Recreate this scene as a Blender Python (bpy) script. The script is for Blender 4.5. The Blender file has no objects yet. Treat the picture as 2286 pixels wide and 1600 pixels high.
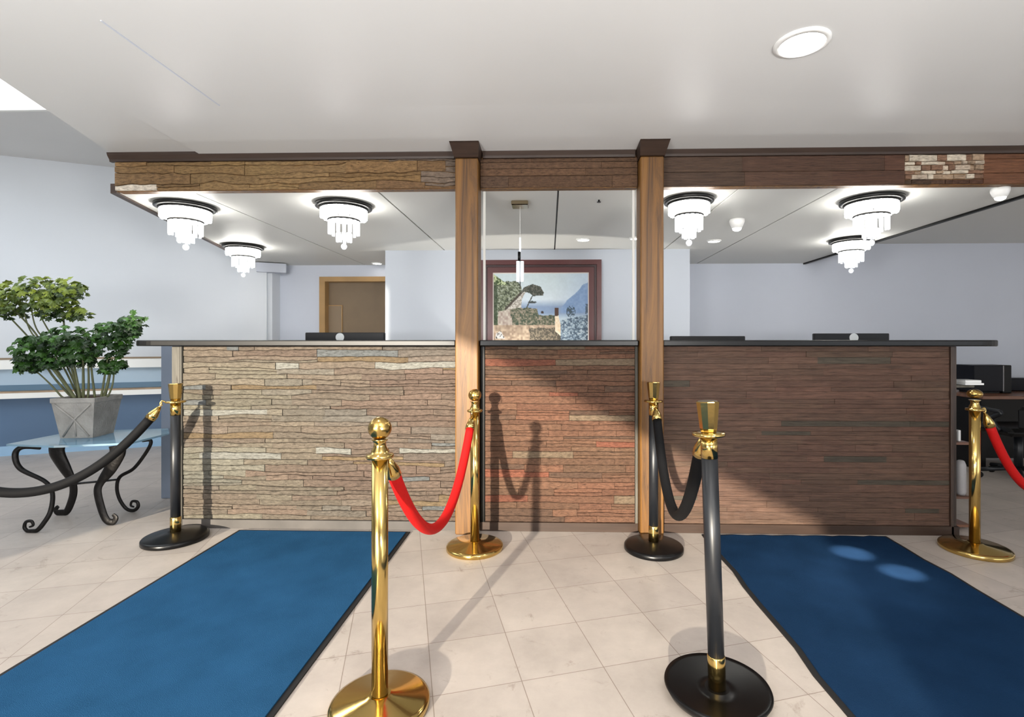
import bpy, math, random
from mathutils import Vector, Matrix

C = bpy.context.scene.collection
R = math.radians
# ------------------------------------------------------------------ camera
CAM_H = 1.18
F, PX, PY, W, H = 1130.0, 1195.0, 764.0, 2286.0, 1600.0
YAW = R(1.54)
sn, cs = math.sin(YAW), math.cos(YAW)


def ray(px, py):
    u = (px - PX) / F
    return Vector((-sn + u * cs, cs + u * sn, (PY - py) / F))


def at(px, py, Y):
    d = ray(px, py)
    return Vector((0, 0, CAM_H)) + d * (Y / d.y)


def onz(px, py, z):
    d = ray(px, py)
    return Vector((0, 0, CAM_H)) + d * ((z - CAM_H) / d.z)


cam = bpy.data.cameras.new('camera')
cam.sensor_width = 36
cam.lens = F / W * 36
cam.shift_x = (W / 2 - PX) / W
cam.shift_y = (PY - H / 2) / W
cam.clip_start = 0.02
co = bpy.data.objects.new('camera', cam)
co.location = (0, 0, CAM_H)
co.rotation_euler = (R(90), 0, YAW)
C.objects.link(co)
bpy.context.scene.camera = co


# ------------------------------------------------------------------ materials
def lin(r, g, b):
    f = lambda c: (c / 255 / 12.92) if c / 255 <= .04045 else ((c / 255 + .055) / 1.055) ** 2.4
    return (f(r), f(g), f(b), 1)


def mat(name, col, rough=.5, metal=0, spec=.5, noise=0, nscale=8, bump=0, bscale=60, coat=0, sheen=0, stretch=None, emit=0, trans=0, ior=1.45):
    m = bpy.data.materials.new(name)
    m.use_nodes = True
    nt = m.node_tree
    b = nt.nodes['Principled BSDF']
    c = lin(*col)
    b.inputs['Base Color'].default_value = c
    b.inputs['Roughness'].default_value = rough
    b.inputs['Metallic'].default_value = metal
    b.inputs['Specular IOR Level'].default_value = spec
    b.inputs['Coat Weight'].default_value = coat
    b.inputs['Sheen Weight'].default_value = sheen
    b.inputs['IOR'].default_value = ior
    b.inputs['Transmission Weight'].default_value = trans
    if emit:
        b.inputs['Emission Color'].default_value = c
        b.inputs['Emission Strength'].default_value = emit
    if noise or bump:
        tc = nt.nodes.new('ShaderNodeTexCoord')
        mp = nt.nodes.new('ShaderNodeMapping')
        nt.links.new(tc.outputs['Object'], mp.inputs['Vector'])
        if stretch:
            mp.inputs['Scale'].default_value = stretch
    if noise:
        n = nt.nodes.new('ShaderNodeTexNoise')
        n.inputs['Scale'].default_value = nscale
        n.inputs['Detail'].default_value = 6
        nt.links.new(mp.outputs['Vector'], n.inputs['Vector'])
        r = nt.nodes.new('ShaderNodeValToRGB')
        r.color_ramp.elements[0].position = .3
        r.color_ramp.elements[1].position = .7
        r.color_ramp.elements[0].color = tuple(x * (1 - noise) for x in c[:3]) + (1,)
        r.color_ramp.elements[1].color = tuple(min(1, x * (1 + noise)) for x in c[:3]) + (1,)
        nt.links.new(n.outputs['Fac'], r.inputs['Fac'])
        nt.links.new(r.outputs['Color'], b.inputs['Base Color'])
    if bump:
        n2 = nt.nodes.new('ShaderNodeTexNoise')
        n2.inputs['Scale'].default_value = bscale
        n2.inputs['Detail'].default_value = 4
        nt.links.new(mp.outputs['Vector'], n2.inputs['Vector'])
        bp = nt.nodes.new('ShaderNodeBump')
        bp.inputs['Strength'].default_value = bump
        bp.inputs['Distance'].default_value = .01
        nt.links.new(n2.outputs['Fac'], bp.inputs['Height'])
        nt.links.new(bp.outputs['Normal'], b.inputs['Normal'])
    return m


def attr_mat(name, rough=.85, mottle=.35, nscale=40, bump=.5, bscale=90, stretch=(1, 1, 1), spec=.3, pits=0):
    m = bpy.data.materials.new(name)
    m.use_nodes = True
    nt = m.node_tree
    b = nt.nodes['Principled BSDF']
    b.inputs['Roughness'].default_value = rough
    b.inputs['Specular IOR Level'].default_value = spec
    a = nt.nodes.new('ShaderNodeAttribute')
    a.attribute_name = 'Col'
    tc = nt.nodes.new('ShaderNodeTexCoord')
    mp = nt.nodes.new('ShaderNodeMapping')
    mp.inputs['Scale'].default_value = stretch
    nt.links.new(tc.outputs['Object'], mp.inputs['Vector'])
    n = nt.nodes.new('ShaderNodeTexNoise')
    n.inputs['Scale'].default_value = nscale
    n.inputs['Detail'].default_value = 8
    n.inputs['Roughness'].default_value = .65
    nt.links.new(mp.outputs['Vector'], n.inputs['Vector'])
    mr = nt.nodes.new('ShaderNodeMapRange')
    mr.inputs['From Min'].default_value = .3
    mr.inputs['From Max'].default_value = .7
    mr.inputs['To Min'].default_value = 1 - mottle
    mr.inputs['To Max'].default_value = 1 + mottle
    nt.links.new(n.outputs['Fac'], mr.inputs['Value'])
    mx = nt.nodes.new('ShaderNodeMix')
    mx.data_type = 'RGBA'
    mx.blend_type = 'MULTIPLY'
    mx.inputs['Factor'].default_value = 1
    nt.links.new(a.outputs['Color'], mx.inputs['A'])
    nt.links.new(mr.outputs['Result'], mx.inputs['B'])
    nt.links.new(mx.outputs['Result'], b.inputs['Base Color'])
    if pits:
        n5 = nt.nodes.new('ShaderNodeTexNoise')
        n5.inputs['Scale'].default_value = pits
        n5.inputs['Detail'].default_value = 5
        n5.inputs['Roughness'].default_value = .7
        nt.links.new(mp.outputs['Vector'], n5.inputs['Vector'])
        r5 = nt.nodes.new('ShaderNodeValToRGB')
        r5.color_ramp.elements[0].position = .33
        r5.color_ramp.elements[0].color = (.28, .25, .22, 1)
        r5.color_ramp.elements[1].position = .44
        r5.color_ramp.elements[1].color = (1, 1, 1, 1)
        nt.links.new(n5.outputs['Fac'], r5.inputs['Fac'])
        m5 = nt.nodes.new('ShaderNodeMix')
        m5.data_type = 'RGBA'
        m5.blend_type = 'MULTIPLY'
        m5.inputs['Factor'].default_value = .8
        nt.links.new(mx.outputs['Result'], m5.inputs['A'])
        nt.links.new(r5.outputs['Color'], m5.inputs['B'])
        nt.links.new(m5.outputs['Result'], b.inputs['Base Color'])
    if bump:
        n2 = nt.nodes.new('ShaderNodeTexNoise')
        n2.inputs['Scale'].default_value = bscale
        n2.inputs['Detail'].default_value = 6
        nt.links.new(mp.outputs['Vector'], n2.inputs['Vector'])
        bp = nt.nodes.new('ShaderNodeBump')
        bp.inputs['Strength'].default_value = bump
        bp.inputs['Distance'].default_value = .008
        nt.links.new(n2.outputs['Fac'], bp.inputs['Height'])
        nt.links.new(bp.outputs['Normal'], b.inputs['Normal'])
    return m


def wood_mat(name, dark, mid, light, axis='z', scale=1.0, rough=.5):
    m = bpy.data.materials.new(name)
    m.use_nodes = True
    nt = m.node_tree
    b = nt.nodes['Principled BSDF']
    b.inputs['Roughness'].default_value = rough
    tc = nt.nodes.new('ShaderNodeTexCoord')
    mp = nt.nodes.new('ShaderNodeMapping')
    s = {'z': (14, 14, .7), 'x': (.7, 14, 14)}[axis]
    mp.inputs['Scale'].default_value = tuple(v * scale for v in s)
    nt.links.new(tc.outputs['Object'], mp.inputs['Vector'])
    n = nt.nodes.new('ShaderNodeTexNoise')
    n.inputs['Scale'].default_value = 1.6
    n.inputs['Detail'].default_value = 9
    n.inputs['Roughness'].default_value = .68
    n.inputs['Distortion'].default_value = 1.1
    nt.links.new(mp.outputs['Vector'], n.inputs['Vector'])
    r = nt.nodes.new('ShaderNodeValToRGB')
    r.color_ramp.elements[0].position = .3
    r.color_ramp.elements[0].color = lin(*dark)
    r.color_ramp.elements[1].position = .72
    r.color_ramp.elements[1].color = lin(*light)
    e = r.color_ramp.elements.new(.47)
    e.color = lin(*mid)
    nt.links.new(n.outputs['Fac'], r.inputs['Fac'])
    # dark knots
    v = nt.nodes.new('ShaderNodeTexNoise')
    mp2 = nt.nodes.new('ShaderNodeMapping')
    mp2.inputs['Scale'].default_value = {'z': (9, 9, 2.6), 'x': (2.6, 9, 9)}[axis]
    nt.links.new(tc.outputs['Object'], mp2.inputs['Vector'])
    nt.links.new(mp2.outputs['Vector'], v.inputs['Vector'])
    v.inputs['Scale'].default_value = 1.3
    v.inputs['Detail'].default_value = 3
    r2 = nt.nodes.new('ShaderNodeValToRGB')
    r2.color_ramp.elements[0].position = .29
    r2.color_ramp.elements[0].color = (.22, .13, .08, 1)
    r2.color_ramp.elements[1].position = .36
    r2.color_ramp.elements[1].color = (1, 1, 1, 1)
    nt.links.new(v.outputs['Fac'], r2.inputs['Fac'])
    mx = nt.nodes.new('ShaderNodeMix')
    mx.data_type = 'RGBA'
    mx.blend_type = 'MULTIPLY'
    mx.inputs['Factor'].default_value = 1
    nt.links.new(r.outputs['Color'], mx.inputs['A'])
    nt.links.new(r2.outputs['Color'], mx.inputs['B'])
    nt.links.new(mx.outputs['Result'], b.inputs['Base Color'])
    bp = nt.nodes.new('ShaderNodeBump')
    bp.inputs['Strength'].default_value = .35
    bp.inputs['Distance'].default_value = .006
    nt.links.new(n.outputs['Fac'], bp.inputs['Height'])
    nt.links.new(bp.outputs['Normal'], b.inputs['Normal'])
    return m


def floor_mat():
    m = bpy.data.materials.new('stone_floor_tile')
    m.use_nodes = True
    nt = m.node_tree
    b = nt.nodes['Principled BSDF']
    b.inputs['Roughness'].default_value = .42
    b.inputs['Specular IOR Level'].default_value = .3
    tc = nt.nodes.new('ShaderNodeTexCoord')
    mp = nt.nodes.new('ShaderNodeMapping')
    mp.inputs['Rotation'].default_value = (0, 0, R(-16.0))
    mp.inputs['Location'].default_value = (.215, .11, 0)
    nt.links.new(tc.outputs['Object'], mp.inputs['Vector'])
    br = nt.nodes.new('ShaderNodeTexBrick')
    br.offset = 0
    br.inputs['Scale'].default_value = 1
    br.inputs['Brick Width'].default_value = .305
    br.inputs['Row Height'].default_value = .305
    br.inputs['Mortar Size'].default_value = .0016
    br.inputs['Mortar Smooth'].default_value = .3
    br.inputs['Color1'].default_value = lin(180, 171, 163)
    br.inputs['Color2'].default_value = lin(170, 161, 154)
    br.inputs['Mortar'].default_value = lin(130, 118, 108)
    nt.links.new(mp.outputs['Vector'], br.inputs['Vector'])
    n = nt.nodes.new('ShaderNodeTexNoise')
    n.inputs['Scale'].default_value = 2.2
    n.inputs['Detail'].default_value = 10
    n.inputs['Roughness'].default_value = .7
    nt.links.new(tc.outputs['Object'], n.inputs['Vector'])
    mr = nt.nodes.new('ShaderNodeMapRange')
    mr.inputs['From Min'].default_value = .3
    mr.inputs['From Max'].default_value = .7
    mr.inputs['To Min'].default_value = .78
    mr.inputs['To Max'].default_value = 1.08
    nt.links.new(n.outputs['Fac'], mr.inputs['Value'])
    # fine scratches and specks
    n3 = nt.nodes.new('ShaderNodeTexNoise')
    n3.inputs['Scale'].default_value = 5
    n3.inputs['Detail'].default_value = 12
    n3.inputs['Roughness'].default_value = .75
    n3.inputs['Distortion'].default_value = 1.5
    nt.links.new(tc.outputs['Object'], n3.inputs['Vector'])
    r3 = nt.nodes.new('ShaderNodeValToRGB')
    r3.color_ramp.elements[0].position = .30
    r3.color_ramp.elements[0].color = (.6, .56, .52, 1)
    r3.color_ramp.elements[1].position = .41
    r3.color_ramp.elements[1].color = (1, 1, 1, 1)
    nt.links.new(n3.outputs['Fac'], r3.inputs['Fac'])
    mx = nt.nodes.new('ShaderNodeMix')
    mx.data_type = 'RGBA'
    mx.blend_type = 'MULTIPLY'
    mx.inputs['Factor'].default_value = 1
    nt.links.new(br.outputs['Color'], mx.inputs['A'])
    nt.links.new(mr.outputs['Result'], mx.inputs['B'])
    mx2 = nt.nodes.new('ShaderNodeMix')
    mx2.data_type = 'RGBA'
    mx2.blend_type = 'MULTIPLY'
    mx2.inputs['Factor'].default_value = .8
    nt.links.new(mx.outputs['Result'], mx2.inputs['A'])
    nt.links.new(r3.outputs['Color'], mx2.inputs['B'])
    nt.links.new(mx2.outputs['Result'], b.inputs['Base Color'])
    return m


M = {}
M['ceiling'] = mat('ceiling_paint', (214, 214, 213), .4, spec=.25, noise=.02, nscale=1.2)
M['rear_ceiling'] = mat('rear_ceiling_paint', (208, 208, 204), .5, spec=.3)
M['wall'] = mat('pale_blue_wall_paint', (212, 216, 221), .6, spec=.2, noise=.015, nscale=2)
M['wall_white'] = mat('white_wall_paint', (226, 226, 226), .6, spec=.2)
M['wall_grey'] = mat('blue_grey_wall_paint', (200, 205, 216), .6, spec=.2, noise=.02, nscale=1.5)
M['wains'] = mat('blue_wainscot_paint', (86, 110, 138), .5, noise=.06, nscale=2)
M['paleblue'] = mat('pale_blue_trim', (168, 188, 204), .5)
M['slate'] = mat('slate_blue_trim', (92, 120, 142), .5)
M['whitetrim'] = mat('white_trim', (240, 240, 236), .4)
M['ledgebrown'] = mat('brown_ledge', (150, 128, 104), .5, noise=.3, nscale=6)
M['base_blue'] = mat('light_blue_baseboard', (150, 185, 215), .5)
M['floor'] = floor_mat()
M['stone'] = attr_mat('ledger_stone', .85, .42, 42, 1.0, 70, (.7, 1, 2.2), pits=55)
M['stone_smooth'] = attr_mat('plank_stone', .65, .42, 11, .6, 26, (.6, 1, 8), pits=16)
M['mortar'] = mat('dark_mortar', (52, 42, 34), .95)
M['crown'] = mat('dark_brown_wood', (52, 38, 30), .45, noise=.2, nscale=8, stretch=(.5, 8, 8))
M['post'] = wood_mat('stained_post_wood', (56, 34, 12), (100, 66, 24), (127, 87, 34))
M['endwood'] = wood_mat('weathered_wood', (48, 45, 41), (78, 75, 68), (102, 98, 90), rough=.75)
M['darkwood'] = wood_mat('dark_wood', (30, 22, 18), (52, 38, 30), (70, 52, 42), rough=.5)
M['deskwood'] = wood_mat('desk_wood', (70, 44, 32), (105, 70, 52), (128, 88, 66), axis='x', rough=.35)
M['top'] = mat('black_countertop', (16, 16, 17), .35, spec=.35, noise=.2, nscale=40)
M['black'] = mat('black_paint', (8, 8, 9), .4, spec=.25)
M['satin'] = mat('satin_black_metal', (24, 26, 30), .38, spec=.5)
M['blackbase'] = mat('black_base_coat', (7, 7, 8), .3, spec=.35)
M['iron'] = mat('wrought_iron', (30, 28, 27), .45, metal=.6, bump=.3, bscale=40)
M['brass'] = mat('polished_brass', (206, 176, 108), .14, metal=1, bump=.04, bscale=14)
M['brass_old'] = mat('antique_brass', (190, 158, 92), .2, metal=1, bump=.25, bscale=45)
M['red'] = mat('red_velvet', (172, 13, 12), .7, spec=.25, noise=.06, nscale=120, bump=.1, bscale=400)
M['blackvelvet'] = mat('black_velvet', (9, 9, 11), .75, spec=.2)
M['carpet'] = mat('blue_carpet', (38, 76, 110), .95, spec=0, noise=.12, nscale=5, bump=.5, bscale=500)
M['carpet_dark'] = mat('navy_carpet', (25, 47, 74), .95, spec=0, noise=.14, nscale=5, bump=.5, bscale=500)
M['rubber'] = mat('black_rubber', (14, 14, 16), .7)
M['concrete'] = mat('grey_cement', (142, 140, 136), .85, noise=.22, nscale=9, bump=.5, bscale=70)
M['soil'] = mat('brown_soil', (86, 60, 44), .95, noise=.4, nscale=40, bump=1, bscale=60)
M['leaf'] = attr_mat('leaf_green', .45, .25, 30, .2, 60, spec=.4)
M['stem'] = mat('plant_stem', (88, 92, 62), .6, noise=.3, nscale=20)
M['frame'] = mat('maroon_frame', (78, 34, 34), .3, spec=.5)
M['frame_dk'] = mat('dark_maroon_frame', (46, 20, 22), .35)
M['fillet'] = mat('pale_fillet', (205, 196, 190), .5)
M['print'] = attr_mat('printed_canvas', .6, .06, 20, 0)
M['doorframe'] = mat('tan_door_frame', (164, 130, 84), .5, noise=.1, nscale=6)
M['door'] = mat('brown_door', (122, 104, 82), .55, noise=.06, nscale=4)
M['doorpanel'] = mat('taupe_door_panel', (136, 118, 96), .55)
M['navy'] = mat('navy_plastic', (6, 8, 18), .35, spec=.2)
M['plastic'] = mat('dark_grey_plastic', (24, 25, 28), .4, spec=.3)
M['mark'] = mat('pale_grey_mark', (190, 195, 198), .4)
M['panel_blue'] = mat('blue_grey_panel', (120, 130, 146), .5)
M['chrome'] = mat('dark_chrome', (110, 112, 114), .2, metal=1)
M['darkmetal'] = mat('dark_metal', (40, 40, 40), .35, metal=.7)
M['mirror'] = mat('bronze_mirror', (150, 135, 110), .12, metal=1)
M['paper'] = mat('white_paper', (225, 225, 225), .6)
M['greybin'] = mat('grey_plastic', (150, 148, 150), .5)
M['crystal'] = mat('lit_crystal', (255, 252, 246), .2, emit=26)
M['crystal_low'] = mat('lit_crystal_rods', (205, 207, 209), .25, emit=.95)
M['bulb'] = mat('lit_lens', (255, 252, 245), .3, emit=14)
M['tube'] = mat('frosted_tube', (235, 240, 244), .3, emit=.5)
M['whitemetal'] = mat('white_metal', (235, 235, 233), .35)


def glass_mat():
    m = bpy.data.materials.new('table_glass')
    m.use_nodes = True
    nt = m.node_tree
    b = nt.nodes['Principled BSDF']
    b.inputs['Base Color'].default_value = lin(140, 172, 190)
    b.inputs['Roughness'].default_value = .06
    b.inputs['Specular IOR Level'].default_value = .8
    tr = nt.nodes.new('ShaderNodeBsdfTransparent')
    tr.inputs['Color'].default_value = (.72, .84, .9, 1)
    mx = nt.nodes.new('ShaderNodeMixShader')
    mx.inputs['Fac'].default_value = .55
    nt.links.new(tr.outputs['BSDF'], mx.inputs[1])
    nt.links.new(b.outputs['BSDF'], mx.inputs[2])
    nt.links.new(mx.outputs['Shader'], nt.nodes['Material Output'].inputs['Surface'])
    return m


M['glass'] = glass_mat()


# ------------------------------------------------------------------ mesh builder
class MB:
    def __init__(s):
        s.v, s.f, s.c, s.sm = [], [], [], []

    def add(s, verts, faces, col=None, smooth=False):
        o = len(s.v)
        s.v += [tuple(p) for p in verts]
        s.f += [tuple(i + o for i in f) for f in faces]
        s.sm += [smooth] * len(faces)
        s.c += [col or (1, 1, 1, 1)] * len(verts)
        return s

    def box(s, x0, x1, y0, y1, z0, z1, bev=0, mtx=None):
        x0, x1 = min(x0, x1), max(x0, x1)
        y0, y1 = min(y0, y1), max(y0, y1)
        z0, z1 = min(z0, z1), max(z0, z1)
        if bev:
            b = min(bev, (x1 - x0) * .45, (y1 - y0) * .45, (z1 - z0) * .45)
            vs, idx = [], {}
            for i, (X, sx) in enumerate(((x0, 1), (x1, -1))):
                for j, (Y, sy) in enumerate(((y0, 1), (y1, -1))):
                    for k, (Z, sz) in enumerate(((z0, 1), (z1, -1))):
                        idx[i, j, k, 0] = len(vs); vs.append((X, Y + sy * b, Z + sz * b))
                        idx[i, j, k, 1] = len(vs); vs.append((X + sx * b, Y, Z + sz * b))
                        idx[i, j, k, 2] = len(vs); vs.append((X + sx * b, Y + sy * b, Z))
            fs = []
            q = [(0, 0), (1, 0), (1, 1), (0, 1)]
            for i in (0, 1):
                fs.append([idx[i, a, c, 0] for a, c in q])
                fs.append([idx[a, i, c, 1] for a, c in q])
                fs.append([idx[a, c, i, 2] for a, c in q])
            for i in (0, 1):
                for j in (0, 1):
                    fs.append([idx[i, j, 0, 0], idx[i, j, 1, 0], idx[i, j, 1, 1], idx[i, j, 0, 1]])
                    fs.append([idx[i, 0, j, 0], idx[i, 1, j, 0], idx[i, 1, j, 2], idx[i, 0, j, 2]])
                    fs.append([idx[0, i, j, 1], idx[1, i, j, 1], idx[1, i, j, 2], idx[0, i, j, 2]])
                    for k in (0, 1):
                        fs.append([idx[i, j, k, 0], idx[i, j, k, 1], idx[i, j, k, 2]])
        else:
            vs = [(x, y, z) for z in (z0, z1) for y in (y0, y1) for x in (x0, x1)]
            fs = [(0, 2, 3, 1), (4, 5, 7, 6), (0, 1, 5, 4), (2, 6, 7, 3), (0, 4, 6, 2), (1, 3, 7, 5)]
        if mtx:
            vs = [mtx @ Vector(p) for p in vs]
        return s.add(vs, fs)

    def prism(s, pts, z0, z1):            # polygon in xy, extruded in z
        n = len(pts)
        vs = [(p[0], p[1], z0) for p in pts] + [(p[0], p[1], z1) for p in pts]
        fs = [tuple(range(n))[::-1], tuple(range(n, 2 * n))]
        fs += [(i, (i + 1) % n, n + (i + 1) % n, n + i) for i in range(n)]
        return s.add(vs, fs)

    def prism_xz(s, pts, y0, y1):
        n = len(pts)
        vs = [(p[0], y0, p[1]) for p in pts] + [(p[0], y1, p[1]) for p in pts]
        fs = [tuple(range(n)), tuple(range(n, 2 * n))[::-1]]
        fs += [((i + 1) % n, i, n + i, n + (i + 1) % n) for i in range(n)]
        return s.add(vs, fs)

    def lathe(s, prof, o=(0, 0, 0), n=40, smooth=True, capb=True, capt=True, mtx=None):
        vs, fs = [], []
        for r, z in prof:
            for i in range(n):
                a = 2 * math.pi * i / n
                vs.append(Vector((r * math.cos(a), r * math.sin(a), z)))
        for k in range(len(prof) - 1):
            for i in range(n):
                j = (i + 1) % n
                fs.append((k * n + i, k * n + j, (k + 1) * n + j, (k + 1) * n + i))
        if mtx:
            vs = [mtx @ v for v in vs]
        vs = [(v[0] + o[0], v[1] + o[1], v[2] + o[2]) for v in vs]
        b = len(s.f)
        s.add(vs, fs, smooth=smooth)
        base = len(s.v) - len(vs)
        if capb:
            s.f.append(tuple(base + i for i in range(n))[::-1]); s.sm.append(False)
        if capt:
            s.f.append(tuple(base + (len(prof) - 1) * n + i for i in range(n))); s.sm.append(False)
        return s

    def tube(s, pts, r, n=14, flat=1.0, up=None):
        pts = [Vector(p) for p in pts]
        rs = r if isinstance(r, (list, tuple)) else [r] * len(pts)
        vs, fs = [], []
        prev = None
        for i, p in enumerate(pts):
            t = (pts[min(i + 1, len(pts) - 1)] - pts[max(i - 1, 0)]).normalized()
            if prev is None:
                a = Vector(up) if up else (Vector((0, 0, 1)) if abs(t.z) < .9 else Vector((1, 0, 0)))
                nrm = (a - t * a.dot(t)).normalized()
            else:
                nrm = (prev - t * prev.dot(t)).normalized()
            prev = nrm
            bn = t.cross(nrm)
            for k in range(n):
                a = 2 * math.pi * k / n
                vs.append(p + nrm * (math.cos(a) * rs[i] * flat) + bn * (math.sin(a) * rs[i]))
        for i in range(len(pts) - 1):
            for k in range(n):
                j = (k + 1) % n
                fs.append((i * n + k, i * n + j, (i + 1) * n + j, (i + 1) * n + k))
        s.add(vs, fs, smooth=True)
        base = len(s.v) - len(vs)
        s.f.append(tuple(base + k for k in range(n))[::-1]); s.sm.append(False)
        s.f.append(tuple(base + (len(pts) - 1) * n + k for k in range(n))); s.sm.append(False)
        return s

    def build(s, name, m, parent=None, loc=None, label=None):
        me = bpy.data.meshes.new(name)
        vs = s.v
        if parent is not None:
            inv = parent.matrix_basis.inverted()
            if parent.parent is not None:
                inv = (parent.parent.matrix_basis @ parent.matrix_basis).inverted()
            vs = [inv @ Vector(p) for p in vs]
        me.from_pydata([tuple(p) for p in vs], [], s.f)
        me.polygons.foreach_set('use_smooth', s.sm)
        ca = me.color_attributes.new('Col', 'FLOAT_COLOR', 'POINT')
        flat = [x for c in s.c for x in c]
        ca.data.foreach_set('color', flat)
        me.materials.append(m)
        me.update()
        import bmesh
        bm = bmesh.new(); bm.from_mesh(me)
        bmesh.ops.recalc_face_normals(bm, faces=bm.faces)
        bm.to_mesh(me); bm.free()
        o = bpy.data.objects.new(name, me)
        C.objects.link(o)
        if parent is not None:
            o.parent = parent
        if label:
            o['label'] = label
        return o


def thing(name, label, cat, loc=(0, 0, 0), rz=0, group=None):
    o = bpy.data.objects.new(name, None)
    o.empty_display_size = .1
    C.objects.link(o)
    o.location = loc
    o.rotation_euler = (0, 0, rz)
    o.matrix_basis = Matrix.Translation(Vector(loc)) @ Matrix.Rotation(rz, 4, 'Z')
    o['label'] = label
    o['category'] = cat
    if group:
        o['group'] = group
    return o


def tag(o, label, cat, group=None):
    o['label'] = label
    o['category'] = cat
    if group:
        o['group'] = group
    return o


def struct(o):
    o['kind'] = 'structure'
    return o


def spline(pts, n=8):
    pts = [Vector(p) for p in pts]
    out = []
    for i in range(len(pts) - 1):
        p0, p1, p2, p3 = pts[max(i - 1, 0)], pts[i], pts[i + 1], pts[min(i + 2, len(pts) - 1)]
        for k in range(n):
            t = k / n
            out.append(.5 * (2 * p1 + (p2 - p0) * t + (2 * p0 - 5 * p1 + 4 * p2 - p3) * t * t + (3 * p1 - p0 - 3 * p2 + p3) * t ** 3))
    out.append(pts[-1])
    return out


# ------------------------------------------------------------------ room shell
ZC, ZR, ZH = 2.385, 2.15, 3.12      # front ceiling, low rear ceiling, high ceiling at the left
YF = 3.17                            # face of the counter and of the header beam
Y_PIC, Y_BACK, Y_FRONT = 5.3, 6.3, -3.0

struct(MB().box(-9.5, 8, Y_FRONT - .1, 8, -.08, 0).build('floor', M['floor']))

# left edge of the low ceilings runs at a slant
e0 = onz(0, 175, ZC); e1 = onz(245, 340, ZC)
sl = (e1.x - e0.x) / (e1.y - e0.y)
EDGE = lambda Y: e1.x + sl * (Y - e1.y)
ed_r0 = Vector((EDGE(3.18), 3.18, 0)); ed_r1 = Vector((onz(566, 587, ZR).x, onz(566, 587, ZR).y, 0))
# front ceiling (soffit over the lobby)
pts = [(EDGE(3.3), 3.3), (EDGE(2.0), 2.0), (EDGE(2.0), Y_FRONT), (8, Y_FRONT), (8, 3.3)]
struct(MB().prism(pts, ZC, ZH + .05).build('ceiling_front', M['ceiling']))
# thin plaster seam and shallow step near the header
stp = MB()
xa_, xb_ = EDGE(2.9) + .5, 8
stp.add([(xa_, 2.56, ZC), (xb_, 2.56, ZC), (xb_, 3.16, ZC), (xa_, 3.16, ZC), (xb_, 3.16, ZC - .014), (xa_, 3.16, ZC - .014)], [(0, 1, 4, 5), (0, 3, 2, 1), (2, 3, 5, 4), (0, 5, 3), (1, 2, 4)])
struct(stp.build('ceiling_step', M['ceiling']))
p0 = onz(225, 45, ZC); p1 = onz(490, 235, ZC)
d = (p1 - p0); nrm = Vector((-d.y, d.x, 0)).normalized() * .003
struct(MB().prism([p0 + nrm, p1 + nrm, p1 - nrm, p0 - nrm], ZC - .003, ZC + .001).build('trim_1', M['wall_grey']))

# low rear ceiling: panels with open dark joints
XR = 3.12
xs = [-2.3, -1.1, .06, 1.2, 1.82]
gap = .006
EDR = lambda Y: ed_r0.x + (ed_r1.x - ed_r0.x) * (Y - ed_r0.y) / (ed_r1.y - ed_r0.y)
Y0, Y1 = 3.22, 6.6
b = MB()
b.prism([(EDR(Y0) + .02, Y0), (xs[0] - gap, Y0), (xs[0] - gap, Y1), (EDR(Y1) + .02, Y1)], ZR, ZR + .03)
lims = xs + [XR]
for i in range(5):
    b.box(lims[i] + gap, lims[i + 1] - gap, Y0, Y1, ZR, ZR + .03)
struct(b.build('ceiling_rear', M['rear_ceiling']))
struct(MB().prism([(EDR(Y0) + .02, Y0), (XR, Y0), (XR, Y1), (EDR(Y1) + .02, Y1)], ZR + .031, ZR + .06).build('ceiling_joints', M['black']))
# fascias along the two free edges of the low ceiling
struct(MB().prism([(EDR(3.18) - .02, 3.18), (EDR(3.18) + .02, 3.18), (EDR(Y1) + .02, Y1), (EDR(Y1) - .02, Y1)], ZR - .012, ZR + .05).build('trim_2', M['crown']))
struct(MB().prism([(EDR(3.3) - .02, 3.3), (EDR(3.3) + .02, 3.3), (EDR(Y1) + .02, Y1), (EDR(Y1) - .02, Y1)], ZR + .05, ZH).build('ceiling_fascia_left', M['wall_white']))
struct(MB().box(XR, XR + .03, 3.3, Y1, ZR - .014, ZC).build('trim_3', M['black']))
# higher ceilings beside it
struct(MB().box(XR + .03, 8, 3.3, Y1, ZC, ZC + .05).build('ceiling_right', M['rear_ceiling']))
Ysky = onz(0, 250, ZH).y
b = MB().box(-9.5, -3.0, Ysky, 7.5, ZH, ZH + .05)
b.box(-9.5, -7.2, Y_FRONT, Ysky, ZH, ZH + .05)
b.box(-7.2, EDGE(2.0), Y_FRONT, 1.2, ZH, ZH + .05)
struct(b.build('ceiling_left', M['ceiling']))
# skylight well over the left bay, its front side raised to block the sun
b = MB().box(-7.2, -2.6, Ysky - .03, Ysky, ZH, ZH + .35).box(-7.2, -2.6, 1.2, 1.23, ZH, ZH + 1.0).box(-7.23, -7.2, 1.2, Ysky, ZH, ZH + .35)
struct(b.build('window_1', M['whitetrim']))

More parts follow.
